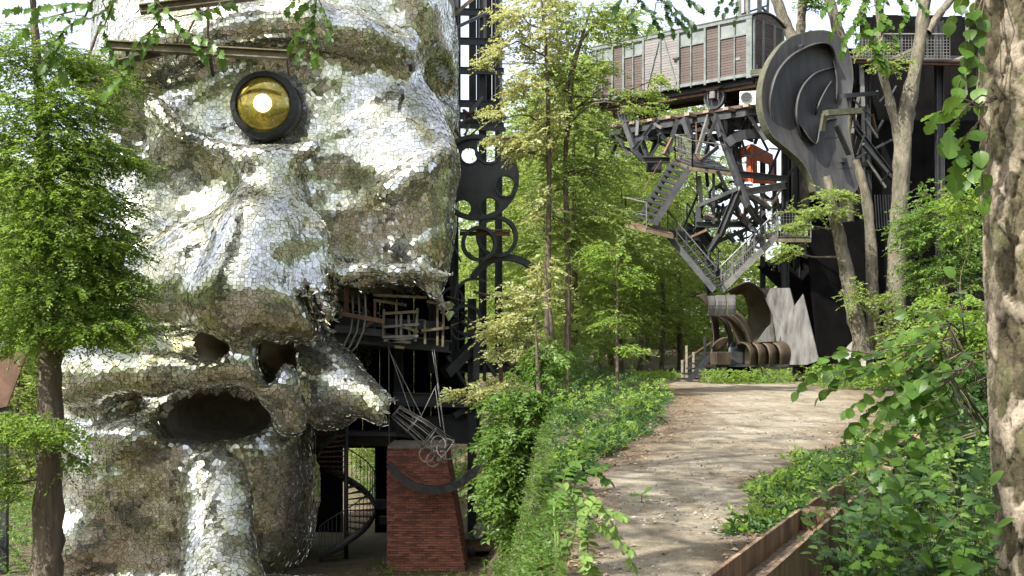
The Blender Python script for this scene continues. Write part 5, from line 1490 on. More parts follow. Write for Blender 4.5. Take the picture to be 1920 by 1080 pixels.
def make_tree(name, label, stems, blobs, leaf=0.09, K=12, Ls=0.7, mat='leaf_bright', bark='bark_brown', seed=1, group=None, aspect=0.5, droop=0.2, flat=0.35, twigs=0.35, cat='tree', sides=10, limb_r=0.05, spread=1.0, shell=2.4, dens=1.5):
    """stems: list of [(x,y,z,r), ...]; blobs: (centre, radii, number of sprays[, index of stem])"""
    rng = np.random.default_rng(seed)
    leaf *= 1.4; aspect = max(aspect, .55); blobs = [(b[0], b[1], int(b[2] * dens) + 2) + tuple(b[3:]) for b in blobs]
    base = Vector(stems[0][0][:3])
    o = thing(name, label, cat, tuple(base), group)
    b0 = np.array(base)
    T = Acc()
    skel = []
    for s_ in stems:
        P = np.array([q[:3] for q in s_], float); R = np.array([q[3] for q in s_], float)
        tt = np.linspace(0, 1, len(P)); t2 = np.linspace(0, 1, max(10, len(P) * 5))
        PP = np.stack([np.interp(t2, tt, P[:, k]) for k in range(3)], 1)
        # round the corners
        for _ in range(3): PP[1:-1] = (PP[:-2] + 2 * PP[1:-1] + PP[2:]) / 4
        RR = np.interp(t2, tt, R) * (1 + 0.06 * np.sin(t2 * 31 + seed) + 0.04 * rng.normal(0, 1, len(t2)))
        RR[0] *= 1.25
        V, Q = tube_np(PP, RR, sides)
        V = V + rng.normal(0, 0.012, V.shape) * (RR.max() / 0.25)
        T.add(V - b0, Q); skel.append((PP, RR))
    C = Acc()
    for bl in blobs:
        c, r, M = bl[:3]
        si = bl[3] if len(bl) > 3 else 0
        PP, RR = skel[min(si, len(skel) - 1)]
        c = np.array(c, float)
        # limb from the stem to the blob's heart
        dd = np.linalg.norm(PP - c, axis=1) + np.maximum(0, PP[:, 2] - c[2]) * 1.5
        k = int(np.argmin(dd)); k = max(1, min(k, len(PP) - 1))
        lr = max(0.012, min(RR[k] * 0.6, limb_r))
        cv = curve(PP[k], c, rng, 8, -0.05)
        V, Q = tube_np(cv, np.linspace(lr, lr * 0.4, 8), 6); T.add(V - b0, Q)
        O, A, Nn = blob_sprays(c, r, M, rng, (PP[k][0], PP[k][1]), droop, shell, flat)
        sub = O[rng.choice(M, max(3, int(M * 0.04)), replace=False)]
        for q in sub:
            st_ = cv[rng.integers(3, 8)]
            V, Q = tube_np(curve(st_, q, rng, 5, 0.0, .06), np.linspace(lr * .4, .006, 5), 5); T.add(V - b0, Q)
        if twigs > 0:
            pick = rng.random(M) < twigs
            for o_, a_ in zip(O[pick], A[pick]):
                V, Q = tube_np(np.stack([o_ - a_ * Ls * .4, o_ + a_ * Ls * .3, o_ + a_ * Ls * .8]), [.009, .006, .003], 3); T.add(V - b0, Q)
        g_ = spray_leaves(O, A, Nn, K, Ls, leaf, rng, aspect, spread)
        V, Fc = leaves_geo(*g_)
        C.add(V - b0, Fc)
    obj('trunk', T.mesh('trunk'), MATS[bark], o, smooth=True)
    if C.n: obj('crown', C.mesh('crown'), MATS[mat], o)
    return o

def copy_tree(o, loc, rz, sc, label, group):
    c = o.copy(); COL.objects.link(c); c.location = loc; c.rotation_euler = (0, 0, rz); c.scale = (sc, sc, sc)
    tag(c, label, o['category'], group)
    for ch in o.children:
        d = ch.copy(); COL.objects.link(d); d.parent = c
    return c

def pb(px, py, Y, rx, rz, ry, M, si=0):
    """blob from picture terms: centre and radii in pixels at distance Y, depth radius in metres"""
    s_ = Y / F
    return (tuple(at(px, py, Y)), (rx * s_, ry, rz * s_), M, si)
def stem(*q):
    return [tuple(at(px, py, Y)) + (r,) for px, py, Y, r in q]

# left hornbeam with its trunk before the monument
make_tree('hornbeam', 'leafy green tree with brown trunk at the left edge', [stem((86, 1135, 30, .5), (88, 1060, 30, .4), (92, 900, 30, .34), (93, 760, 30, .31), (96, 640, 30, .27), (92, 480, 30, .22), (84, 300, 30, .17), (70, 120, 30, .1), (60, -20, 30, .06))],
          [pb(50, 110, 29.4, 100, 60, 1.5, 200), pb(150, 120, 29.6, 60, 30, 1.0, 70), pb(130, 200, 29, 95, 50, 1.4, 230), pb(30, 240, 29, 90, 70, 1.6, 200), pb(150, 285, 28.8, 95, 45, 1.3, 220), pb(60, 340, 28.6, 110, 60, 1.5, 240), pb(165, 385, 28.8, 85, 45, 1.2, 200), pb(60, 440, 28.6, 110, 60, 1.6, 240), pb(170, 470, 28.8, 85, 45, 1.2, 200), pb(70, 540, 28.6, 110, 50, 1.5, 230), pb(185, 540, 28.9, 75, 40, 1.0, 150), pb(120, 612, 28.7, 130, 34, 1.3, 260), pb(15, 620, 30, 80, 50, 1.4, 110),
           pb(215, 590, 28.8, 45, 22, .7, 60), pb(225, 440, 28.8, 30, 20, .5, 30), pb(238, 300, 28.8, 26, 14, .5, 26), pb(240, 520, 28.7, 30, 14, .5, 30), pb(215, 150, 29, 30, 14, .5, 24), pb(250, 615, 28.7, 26, 12, .5, 22), pb(40, 795, 28.8, 90, 26, 1.1, 150), pb(120, 805, 28.7, 36, 12, .5, 30), pb(10, 900, 29.6, 45, 60, 1.2, 90), pb(135, 860, 29, 22, 14, .4, 16), pb(-70, 400, 30, 80, 320, 2.5, 300)],
          leaf=.1, K=15, Ls=.8, mat='leaf_bright', seed=3, droop=.3, flat=.24, dens=1.5)
# pale flowering tree right of the monument
make_tree('pale_maple', 'pale yellow-green blossoming tree right of the monument', [stem((1024, 900, 33.5, .11), (1026, 600, 33.5, .09), (1030, 330, 33.5, .07), (1026, 100, 33.5, .05), (1010, -40, 33.5, .03))],
          [pb(965, 30, 33, 36, 40, .9, 60), pb(1012, 70, 33.5, 36, 70, 1.2, 110), pb(940, 92, 32.8, 24, 20, .5, 26), pb(985, 165, 33, 40, 35, 1.0, 80), pb(1022, 240, 33.5, 30, 60, 1.2, 90), pb(915, 118, 32.6, 18, 9, .4, 10), pb(938, 210, 32.6, 26, 12, .5, 22), pb(985, 275, 33, 32, 28, .9, 60), pb(935, 262, 32.8, 22, 9, .4, 12), pb(1022, 380, 33.6, 26, 44, .9, 46), pb(1040, 150, 34.5, 24, 140, 1.0, 90), pb(1030, 0, 34, 40, 40, 1.2, 70)],
          leaf=.11, K=11, Ls=.5, mat='leaf_pale', bark='bark_thin', seed=5, aspect=.62, flat=.5, limb_r=.03, dens=1.1)
# green tree lower right of the monument
make_tree('field_maple', 'bright green layered tree beside the brick pier', [stem((1022, 1040, 28, .12), (1018, 880, 28, .09), (1010, 720, 28, .06), (1004, 600, 28, .015))],
          [pb(985, 820, 27.6, 75, 50, 1.0, 170), pb(962, 895, 27.3, 50, 55, .9, 150), pb(985, 930, 27.8, 60, 70, 1.0, 190), pb(1005, 800, 28.2, 50, 80, 1.0, 170), pb(990, 745, 27.8, 70, 25, .9, 100), pb(1015, 680, 28.4, 36, 50, .8, 80), pb(990, 985, 27.4, 40, 28, .7, 80), pb(1010, 1020, 27.8, 40, 40, .8, 80), pb(1028, 880, 28.4, 30, 120, .8, 120)],
          leaf=.13, K=11, Ls=.55, mat='leaf_mid', bark='bark_thin', seed=8, aspect=.42, droop=.45, flat=.45)
make_tree('pale_maple', 'pale-tipped branchy tree in front of the dark girders', [stem((1046, 980, 31, .08), (1042, 760, 31, .07), (1034, 600, 31, .05), (1020, 490, 31, .03))],
          [pb(955, 600, 30.6, 50, 18, .6, 46), pb(985, 560, 31, 45, 25, .7, 60), pb(930, 625, 30.4, 32, 12, .4, 22), pb(905, 735, 30.2, 60, 14, .6, 60), pb(960, 725, 30.4, 45, 14, .6, 46), pb(1005, 640, 31, 34, 40, .7, 70), pb(1020, 520, 31.3, 26, 40, .6, 46), pb(960, 660, 30.6, 40, 14, .5, 34)],
          leaf=.11, K=11, Ls=.45, mat='leaf_pale', bark='bark_thin', seed=15, aspect=.6, flat=.5, limb_r=.025, dens=1.0)
# near branches left of the wagon
make_tree('young_oak', 'airy bright tree in front of the wagon\'s far end', [stem((1062, 735, 34, .1), (1066, 500, 34, .08), (1058, 300, 34, .065), (1075, 120, 34, .06), (1110, 10, 34, .03)), stem((1062, 170, 34, .07), (1085, 80, 34, .05), (1130, 30, 34, .03), (1175, -10, 34, .02))],
          [pb(1085, 50, 34, 50, 45, 1.2, 100), pb(1150, 40, 33.6, 50, 40, 1.0, 90), pb(1070, 150, 34, 45, 55, 1.2, 110), pb(1120, 130, 33.7, 30, 26, .8, 36), pb(1095, 240, 34, 50, 45, 1.2, 110), pb(1060, 330, 34.5, 45, 55, 1.2, 110), pb(1130, 320, 34.2, 50, 40, 1.0, 80), pb(1120, 400, 34.2, 65, 26, 1.0, 110), pb(1075, 450, 34.5, 55, 40, 1.2, 120), pb(1210, 175, 33, 26, 10, .4, 16), pb(1228, 150, 33, 22, 9, .4, 12), pb(1190, 205, 33, 36, 12, .5, 24), pb(1150, 175, 33.2, 26, 12, .4, 12), pb(1045, 560, 35, 40, 60, 1.2, 110)],
          leaf=.1, K=12, Ls=.5, mat='leaf_wood', bark='bark_thin', seed=21, aspect=.55, flat=.4, limb_r=.035)
# many-stemmed tree with pale bark before the dark hall
make_tree('pale_bark_tree', 'many-stemmed tree with pale bark before the dark hall', [
            stem((1672, 672, 38, .34), (1680, 560, 38, .3), (1685, 420, 38, .27), (1692, 280, 38, .27), (1700, 205, 38, .27), (1722, 100, 38, .2), (1738, -30, 38, .17)),
            stem((1692, 290, 38, .18), (1672, 200, 38, .15), (1652, 130, 38, .13), (1650, 40, 38, .1), (1640, -30, 38, .08)),
            stem((1624, 675, 37.6, .3), (1604, 600, 37.6, .25), (1585, 500, 37.6, .21), (1562, 390, 37.6, .18), (1550, 330, 37.6, .12)),
            stem((1642, 672, 38.4, .22), (1636, 560, 38.4, .2), (1634, 460, 38.4, .18), (1625, 370, 38.4, .16), (1605, 300, 38.4, .12)),
            stem((1738, 60, 38, .14), (1762, 25, 38, .12), (1800, -20, 38, .1))],
          [pb(1540, 395, 37, 55, 16, .7, 60, 2), pb(1500, 425, 36.8, 32, 12, .5, 26, 2), pb(1480, 470, 36.6, 26, 20, .5, 30, 2), pb(1560, 365, 37, 40, 14, .6, 36, 2), pb(1600, 560, 37, 22, 30, .4, 26, 2), pb(1665, 570, 37.5, 26, 40, .4, 36, 0), pb(1660, 120, 37.4, 36, 14, .5, 26, 1), pb(1640, 90, 37.2, 30, 10, .4, 16, 1), pb(1675, 620, 37.4, 26, 20, .4, 26, 0)],
          leaf=.11, K=10, Ls=.5, mat='leaf_wood', bark='bark_pale', seed=31, sides=14, limb_r=.04, twigs=.2)
make_tree('bare_stem_tree', 'pair of bare pale stems rising behind the big steel panel', [stem((1502, 700, 49.5, .35), (1502, 300, 49.5, .3), (1497, 95, 49.5, .26), (1472, 45, 49.5, .24), (1446, -30, 49.5, .2)), stem((1497, 100, 49.5, .22), (1503, 40, 49.5, .2), (1506, -40, 49.5, .18)), stem((1590, 700, 49.5, .3), (1586, 110, 49.5, .26), (1566, 40, 49.5, .22), (1545, -40, 49.5, .2))],
          [pb(1512, -5, 49, 26, 14, .6, 20, 1), pb(1520, 12, 49, 14, 10, .5, 9, 1)], leaf=.16, K=10, Ls=.6, mat='leaf_mid', bark='bark_pale', seed=33)
# undergrowth trees right of the stems
for k, (px, py, Y, blobs_, lab, mt) in enumerate((
        (1765, 735, 27, [pb(1760, 400, 27, 60, 60, 1.0, 120), pb(1720, 440, 27, 40, 40, .8, 60), pb(1800, 480, 26.5, 45, 60, .8, 100), pb(1745, 520, 27, 45, 40, .8, 90)], 'slim green sapling between pale stems and big trunk', 'leaf_mid'),
        (1800, 765, 22, [pb(1790, 590, 22, 60, 50, .8, 120), pb(1740, 640, 21.6, 60, 40, .8, 110), pb(1820, 660, 21.5, 45, 50, .7, 90), pb(1700, 690, 21.6, 50, 26, .7, 70), pb(1810, 380, 22, 30, 60, .6, 60)], 'dense green bush behind the hanging hazel twigs', 'leaf_bright'),
        (1845, 800, 18, [pb(1830, 720, 18, 40, 60, .6, 120), pb(1770, 760, 17.5, 70, 30, .7, 120), pb(1830, 820, 16, 50, 40, .6, 110)], 'dark bush at the foot of the big trunk', 'leaf_deep'))):
    x, y = at(px, py, Y).x, Y
    zb_ = gz(x, y)
    top = min(b[0][2] + b[1][2] for b in blobs_[:1])
    make_tree('sapling' if k == 0 else 'bush', lab, [[(x, y, zb_ - .05, .07), (x + .1, y, (zb_ + top) / 2, .05), (x, y, top, .02)]], blobs_, leaf=.085 if k else .09, K=12, Ls=.45, mat=mt, bark='bark_thin', seed=40 + k, aspect=.55, cat='tree' if k == 0 else 'bush', flat=.5, limb_r=.025)
# thin sapling left of the path
x, y = at(1158, 730, 33).x, 33
make_tree('sapling', 'thin dark sapling standing left of the path', [[(x, y, gz(x, y) - .1, .05)] + [tuple(at(px, py, 33)) + (r,) for px, py, r in ((1157, 640, .04), (1158, 540, .03), (1156, 470, .02))]],
          [pb(1150, 600, 33, 30, 20, .5, 26), pb(1170, 520, 33, 40, 26, .6, 40), pb(1180, 660, 32.6, 26, 18, .4, 20), pb(1130, 480, 33, 40, 26, .7, 46)], leaf=.1, K=11, Ls=.45, mat='leaf_bright', bark='bark_thin', seed=51, cat='tree', limb_r=.02)

# woodland trees (three kinds, then copies) --------------------------
def wood_proto(seed, h, r, leaf, M, mat, bark, low):
    rng = np.random.default_rng(seed)
    bl = []
    for k in range(9):
        z_ = h * (low + (1 - low) * (k + .5) / 9); w_ = r * (1 - .45 * abs((k + .5) / 9 - .45) * 2)
        a = k * 2.4
        bl.append(((w_ * .45 * math.cos(a), w_ * .45 * math.sin(a), z_), (w_ * .8, w_ * .8, h * .085), M))
    return [[(0, 0, -.3, .15), (.15, 0, h * .3, .12), (-.15, .1, h * .6, .08), (0, 0, h * .95, .03)]], bl
def wood_label(px, k):
    kind_ = ('full leafy tree', 'slender pale-stemmed tree', 'tall light green tree')[k]
    if px < 200: w_ = 'in the woods behind the left hornbeam'
    elif px < 800: w_ = 'glimpsed behind the spiral stair'
    elif px < 1056: w_ = 'in the woods between monument and wagon'
    elif px < 1360: w_ = 'in the woods left of the wagon gantry'
    else: w_ = 'far behind the wagon and hall'
    return kind_ + ' ' + w_
WOOD_LABEL = ['full leafy tree in the woods behind the clearing', 'slender pale-stemmed tree in the woods left of the gantry', 'tall light green tree at the back of the woods']
protos = []
spots = []
rngw = np.random.default_rng(5)
cand = [(1075, 52, 0), (1120, 58, 1), (1165, 55, 0), (1200, 62, 1), (1240, 57, 1), (1275, 64, 0), (1060, 66, 2), (1145, 70, 2), (1215, 74, 2), (1270, 80, 2), (1105, 82, 0), (1185, 84, 0), (1020, 60, 0), (985, 68, 2), (940, 64, 0), (1035, 80, 2), (900, 58, 1), (720, 56, 0), (670, 62, 1), (700, 70, 2), (30, 52, 0), (70, 60, 2), (-30, 58, 0), (120, 70, 2), (10, 74, 2), (1690, 74, 2), (1560, 80, 2)]
for i in range(3):
    h, r = ((11, 3.4), (13, 2.6), (17, 4.2))[i]
    stems_, bl = wood_proto(60 + i, h, r, 0, (95, 60, 110)[i], None, None, (.1, .22, .15)[i])
    t = make_tree('woodland_tree', WOOD_LABEL[i], stems_, bl, leaf=(.17, .16, .2)[i], K=10, Ls=.8, mat='leaf_wood', bark=('bark_thin', 'bark_pale', 'bark_thin')[i], seed=70 + i, group='trees of the surrounding woods', aspect=.55, flat=.45, twigs=0.0, limb_r=.06)
    protos.append(t)
first = [True] * 3
for px, Y, k in cand:
    x = (px - 960) / F * Y; z_ = gz(x, Y) - .1
    sc = rngw.uniform(.85, 1.2); rz = rngw.uniform(0, 6.28)
    if first[k]:
        o = protos[k]; first[k] = False
        o.location = (x, Y, z_); o.rotation_euler = (0, 0, rz); o.scale = (sc, sc, sc); o['label'] = wood_label(px, k)
    else:
        copy_tree(protos[k], (x, Y, z_), rz, sc, wood_label(px, k), 'trees of the surrounding woods')

# the wood all round the clearing: one mass too far to tell trees apart
rngf = np.random.default_rng(77)
FW = Acc()
def wood_wall(a0, a1, n, leaf, r0, r1, h, seed):
    rng = np.random.default_rng(seed)
    a = rng.uniform(a0, a1, n); r = rng.uniform(r0, r1, n)
    x = r * np.sin(a); y = 20 + r * np.cos(a)
    hh = h * (0.75 + 0.25 * np.sin(a * 23) * np.sin(a * 11 + 2)) * (0.9 + .1 * np.sin(a * 57))
    hh = hh * (1 - .55 * np.exp(-((a - .24) / .075) ** 4)) if a0 < 0 else hh
    z = ground_z(x, y) + hh * rng.random(n) ** .85
    # clumps: keep leaves where a coarse wave pattern is high
    keep = (np.sin(x * .9 + z * .7) * np.sin(y * .8 - z * .9) + np.sin(z * 1.3 + a * 60) * .6 + rng.normal(0, .5, n)) > -0.45
    x, y, z = x[keep], y[keep], z[keep]; n = len(x)
    Dr = nrm(rng.normal(0, 1, (n, 3)) * np.array([1, 1, .4]) + np.array([0, 0, -.3])); Nn = nrm(np.array([0, 0, 1.0]) + rng.normal(0, .7, (n, 3)))
    L = leaf * rng.uniform(.6, 1.3, n)
    FW.add(*leaves_geo(np.stack([x, y, z], 1), Dr, Nn, L, L * .6))
wood_wall(-.62, .62, 160000, .46, 62, 92, 18.5, 1)
wood_wall(.62, 2 * math.pi - .62, 110000, .95, 46, 66, 17, 2)
tag(obj('far_woods', FW.mesh('far_woods'), MATS['leaf_wood']), 'green wall of distant woods around the clearing', 'woods', kind='stuff')

# unseen trees that dapple the path, and others added to shade the monument
for k, (x, y, h, cr, Mn, lab, lean) in enumerate(((-4.2, 4.0, 13, 4.2, 75, 'tall shade tree standing left of the camera', .8), (-9.8, 13.5, 22, 4.6, 80, 'very tall shade tree on the left slope', 1.5), (-6.0, -3, 15, 4.4, 75, 'broad shade tree behind the camera on the left', 0), (2.5, -8, 14, 4.4, 60, 'tall shade tree behind the camera', 0), (-19, 28, 26, 5.0, 90, 'unseen tall tree added left of the monument to shade it', 0), (-14.8, 24, 25, 5.0, 90, 'leaning tall tree before the monument\'s left side', 2.6), (-7.5, 8.0, 17, 4.2, 75, 'leaning shade tree on the near left slope', 2.0))):
    zb_ = gz(x, y)
    bl = [((x + lean + cr * .5 * math.cos(q * 2.1 + k), y + cr * .5 * math.sin(q * 2.1 + k), zb_ + h * (.62 + .06 * q)), (cr * .62, cr * .62, h * .07), Mn) for q in range(6)]
    make_tree('shade_tree', lab, [[(x, y, zb_ - .2, .3), (x + .1, y, zb_ + h * .4, .22), (x + lean * .6, y + .1, zb_ + h * .7, .14), (x + lean, y, zb_ + h, .05)]], bl, leaf=.16, K=11, Ls=.8, mat='leaf_mid', seed=90 + k, twigs=0, aspect=.6, dens=1.2 if k in (4, 5) else .6)
# ------------------------------------------------------------------ near plants with single leaves, ground cover, litter, big trunk
# big trunk at the right edge: cracked bark plates modelled as relief
def big_trunk():
    o = thing('rough_bark_tree', 'thick rough-barked tree trunk at the right edge', 'tree', (3.06, 6.4, 0.3))
    H = 9.0; na, nz = 150, 520
    A = np.linspace(0, 2 * np.pi, na, endpoint=False); Z = np.linspace(-0.6, H, nz)
    AA, ZZ = np.meshgrid(A, Z)
    R = 0.37 - 0.012 * ZZ + 0.1 * np.exp(-(ZZ + .6) * 2.2)
    rng = np.random.default_rng(4)
    # plates: cells of a jittered grid in (angle, height), edges cut deep
    nA, cell_h = 24, 0.17
    U_ = AA / (2 * np.pi) * nA; V_ = ZZ / cell_h
    U_ = U_ + .22 * np.sin(V_ * 1.3 + 1.3 * np.sin(U_ * 2 * np.pi * 3 / nA)) + .12 * np.sin(V_ * 4.1 + 2 * np.sin(AA * 5))
    V_ = V_ + .25 * np.sin(AA * 7 + ZZ * 3) + .12 * np.sin(AA * 19 + ZZ * 11)
    f1 = np.full(U_.shape, 9.0); f2 = np.full(U_.shape, 9.0); hgt = np.zeros(U_.shape)
    jx = rng.random((nA, 80)) * 1.3 - .15; jy = rng.random((nA, 80)) * 1.3 - .15; jh = rng.random((nA, 80))
    iu = np.floor(U_).astype(int); iv = np.floor(V_).astype(int)
    for du in (-1, 0, 1):
        for dv_ in (-1, 0, 1):
            cu, cv_ = iu + du, iv + dv_
            m_ = cu % nA; n_ = (cv_ + 10) % 80
            d = np.hypot((U_ - (cu + jx[m_, n_])), (V_ - (cv_ + jy[m_, n_])) * .8)
            nh = jh[m_, n_]
            hgt = np.where(d < f1, nh, hgt)
            f2 = np.where(d < f1, f1, np.minimum(f2, d)); f1 = np.minimum(f1, d)
    low = np.sin(AA * 3 + ZZ * 2.1) * np.sin(ZZ * 3.3 + AA * 2) * .5 + .5
    crack = np.clip((f2 - f1) / (.05 + .1 * low), 0, 1) ** .7
    fine = np.sin(U_ * 17 + V_ * 5) * np.sin(V_ * 13 - U_ * 4) + .6 * np.sin(U_ * 41) * np.sin(V_ * 37 + U_ * 9) + rng.normal(0, .5, U_.shape)
    R = R + (-.022 * (1 - crack) + .022 * (hgt - .5)) + .002 * fine + .012 * low
    lean = np.stack([-0.05 * ZZ, 0 * ZZ], -1)
    X = R * np.cos(AA) + lean[..., 0]; Y = R * np.sin(AA)
    V = np.stack([X, Y, ZZ - .3], -1).reshape(-1, 3)
    i = np.arange(nz - 1)[:, None] * na + np.arange(na)[None]; j = np.arange(nz - 1)[:, None] * na + (np.arange(na)[None] + 1) % na
    me = mesh_np('trunk', V, np.stack([i, j, j + na, i + na], -1).reshape(-1, 4))
    at_ = me.attributes.new('crack', 'FLOAT', 'POINT'); at_.data.foreach_set('value', crack.ravel().astype(np.float32))
    ap_ = me.attributes.new('plate', 'FLOAT', 'POINT'); ap_.data.foreach_set('value', hgt.ravel().astype(np.float32))
    m, nt, out = new_mat('bark_plated')
    p = nt.nodes.new('ShaderNodeBsdfPrincipled')
    ca = nt.nodes.new('ShaderNodeAttribute'); ca.attribute_name = 'crack'
    pa = nt.nodes.new('ShaderNodeAttribute'); pa.attribute_name = 'plate'
    n1 = math_n(nt, 'ADD', math_n(nt, 'MULTIPLY', noise(nt, 6.0, 8, .75), .6), math_n(nt, 'MULTIPLY', pa.outputs['Fac'], .4)); n2 = noise(nt, 45.0, 6, .75)
    plate = ramp(nt, n1, [(.28, (.055, .047, .028)), (.42, (.13, .11, .07)), (.5, (.085, .088, .04)), (.58, (.22, .185, .135)), (.72, (.36, .305, .235))])
    plate = mixc(nt, 1.0, plate, ramp(nt, n2, [(.32, (.35, .33, .3)), (.5, (1, 1, 1)), (.75, (1.25, 1.2, 1.15))]), 'MULTIPLY')
    nt.links.new(mixc(nt, ca.outputs['Fac'], (.035, .027, .018), plate), p.inputs['Base Color'])
    p.inputs['Roughness'].default_value = .95; p.inputs['Specular IOR Level'].default_value = .15
    b = nt.nodes.new('ShaderNodeBump'); b.inputs['Strength'].default_value = .7; b.inputs['Distance'].default_value = .01
    nt.links.new(n2, b.inputs['Height']); nt.links.new(b.outputs[0], p.inputs['Normal'])
    nt.links.new(p.outputs[0], out.inputs[0])
    obj('trunk', me, m, o, smooth=True)
    # its crown, above the picture
    rng = np.random.default_rng(9); C = Acc()
    for q in range(6):
        c = (-.2 + 1.6 * math.cos(q * 2.1), 1.5 * math.sin(q * 2.1), 7.6 + .5 * q)
        O, A_, N_ = blob_sprays(c, (1.6, 1.6, .8), 60, rng)
        C.add(*leaves_geo(*spray_leaves(O, A_, N_, 11, .6, .17, rng, .6)))
    obj('crown', C.mesh('crown'), MATS['leaf_mid'], o)
big_trunk()

# leaf shapes ---------------------------------------------------------
def leaf_shape(name, half, mat, fold=.12, curl=.18):
    """half outline [(t along, half width)], unit length; midrib folded, tip curled; strips of quads"""
    V, Fc = [], []
    for t, w in half:
        z = -curl * t * t
        V += [(t, w, z + fold * w), (t, 0, z), (t, -w, z + fold * w)]
    for i in range(len(half) - 1):
        a = i * 3
        Fc += [[a, a + 1, a + 4, a + 3], [a + 1, a + 2, a + 5, a + 4]]
    me = mesh_np(name, np.array(V, float), Fc); me.materials.append(MATS[mat])
    me.polygons.foreach_set('use_smooth', np.ones(len(Fc), dtype=bool))
    return me
leaf_mat('leaf_near', (0.045, 0.11, 0.016), (0.1, 0.19, 0.03), 0.45, rough=.38)
leaf_mat('leaf_near_dark', (0.028, 0.075, 0.018), (0.06, 0.125, 0.03), 0.35, rough=.4)
leaf_mat('leaf_lime', (0.12, 0.21, 0.04), (0.2, 0.3, 0.075), 0.45, rough=.4)
OAK = [(0, .01), (.08, .02), (.16, .09), (.22, .14), (.28, .08), (.36, .2), (.44, .24), (.5, .13), (.58, .26), (.66, .3), (.72, .18), (.8, .24), (.88, .2), (.95, .12), (1, .02)]
HAZEL = [(0, .02), (.06, .16), (.16, .32), (.3, .41), (.46, .43), (.62, .38), (.76, .28), (.88, .16), (.95, .06), (1, .0)]
OVAL = [(0, .01), (.12, .16), (.3, .25), (.5, .27), (.7, .24), (.88, .13), (1, .01)]
POINT = [(0, .01), (.12, .13), (.28, .22), (.45, .22), (.65, .15), (.85, .06), (1, .0)]
MAPLE = [(0, .03), (.05, .2), (.14, .34), (.2, .2), (.3, .28), (.42, .44), (.5, .24), (.6, .28), (.7, .3), (.78, .14), (.88, .12), (1, .01)]
LM = {}
for nm, sh in (('oak', OAK), ('hazel', HAZEL), ('oval', OVAL), ('point', POINT), ('maple', MAPLE)):
    for mt in ('leaf_near', 'leaf_near_dark', 'leaf_lime', 'leaf_bright'):
        LM[nm, mt] = leaf_shape('leaf', sh, mt)
def put_leaf(parent, me, p, d, n, L):
    """one leaf object: base p, direction d, face normal n, length L (world terms)"""
    d = Vector(d).normalized(); n = Vector(n); s = n.cross(d)
    if s.length < 1e-4: s = d.orthogonal()
    s.normalize(); n = d.cross(s)
    o = obj('leaf', me, None, parent)
    M = Matrix((d, s, n)).transposed()
    o.rotation_euler = M.to_euler(); o.location = Vector(p) - parent.location
    o.scale = (L, L, L)
    return o
def rv(s): return Vector((random.gauss(0, s), random.gauss(0, s), random.gauss(0, s)))
def twig_plant(name, label, cat, twigs, shape, mat, L, gap, root=None, group=None, droop=.3, r=.006, stem_mat='bark_thin', pet=.3, face=(0, -.35, 1), dens=1.0):
    """twigs: lists of world points; leaves alternate along each; all joined to root points"""
    base = Vector(root if root is not None else twigs[0][0])
    o = thing(name, label, cat, tuple(base), group)
    q = MB()
    for tw in twigs:
        pts_ = [Vector(p) for p in tw]
        P = [pts_[0]]
        for i in range(len(pts_) - 1):
            for k in range(1, 5):
                P.append(pts_[i].lerp(pts_[i + 1], k / 4))
        for _ in range(2):
            P = [P[0]] + [(P[i - 1] + P[i] * 2 + P[i + 1]) / 4 for i in range(1, len(P) - 1)] + [P[-1]]
        q.tube(P, [r * (1 - .75 * i / (len(P) - 1)) for i in range(len(P))], 5)
        acc = 0.0; side = 1
        total = sum((P[i + 1] - P[i]).length for i in range(len(P) - 1))
        run = 0.0; nxt = gap * random.uniform(.3, .8) + total * pet * .5
        for i in range(len(P) - 1):
            seg = P[i + 1] - P[i]; sl = seg.length
            while nxt <= run + sl and sl > 0:
                p = P[i] + seg * ((nxt - run) / sl)
                d = seg.normalized(); s = d.cross(Vector((0, 0, 1))); s = s.normalized() if s.length > .1 else Vector((1, 0, 0))
                dirv = (d * .55 + s * side * .9 + Vector((0, 0, -droop)) + rv(.22))
                put_leaf(o, LM[shape, mat], p, dirv, Vector(face) + rv(.35), L * random.uniform(.6, 1.2))
                side = -side; nxt += gap * random.uniform(.7, 1.3)
            run += sl
        put_leaf(o, LM[shape, mat], P[-1], (P[-1] - P[-2]) + Vector((0, 0, -droop * .1)), Vector(face) + rv(.3), L * random.uniform(.7, 1.1))
    if root is not None:
        for k_, tw in enumerate(twigs):
            # a few main stems; later twigs spring from the nearest earlier one
            if k_ < 4: src = Vector(root)
            else: src = min((Vector(p) for t_ in twigs[:4] for p in t_), key=lambda p: (p - Vector(tw[0])).length)
            q.tube([src, (src + Vector(tw[0])) / 2 + rv(.03), Vector(tw[0])], r * (1.1 if k_ < 4 else .6), 5)
    q.build('stem', MATS[stem_mat], o, smooth=True)
    return o
def pxtw(Y, *pts): return [at(px, py, Y + (p3[0] if p3 else 0)) for px, py, *p3 in pts]

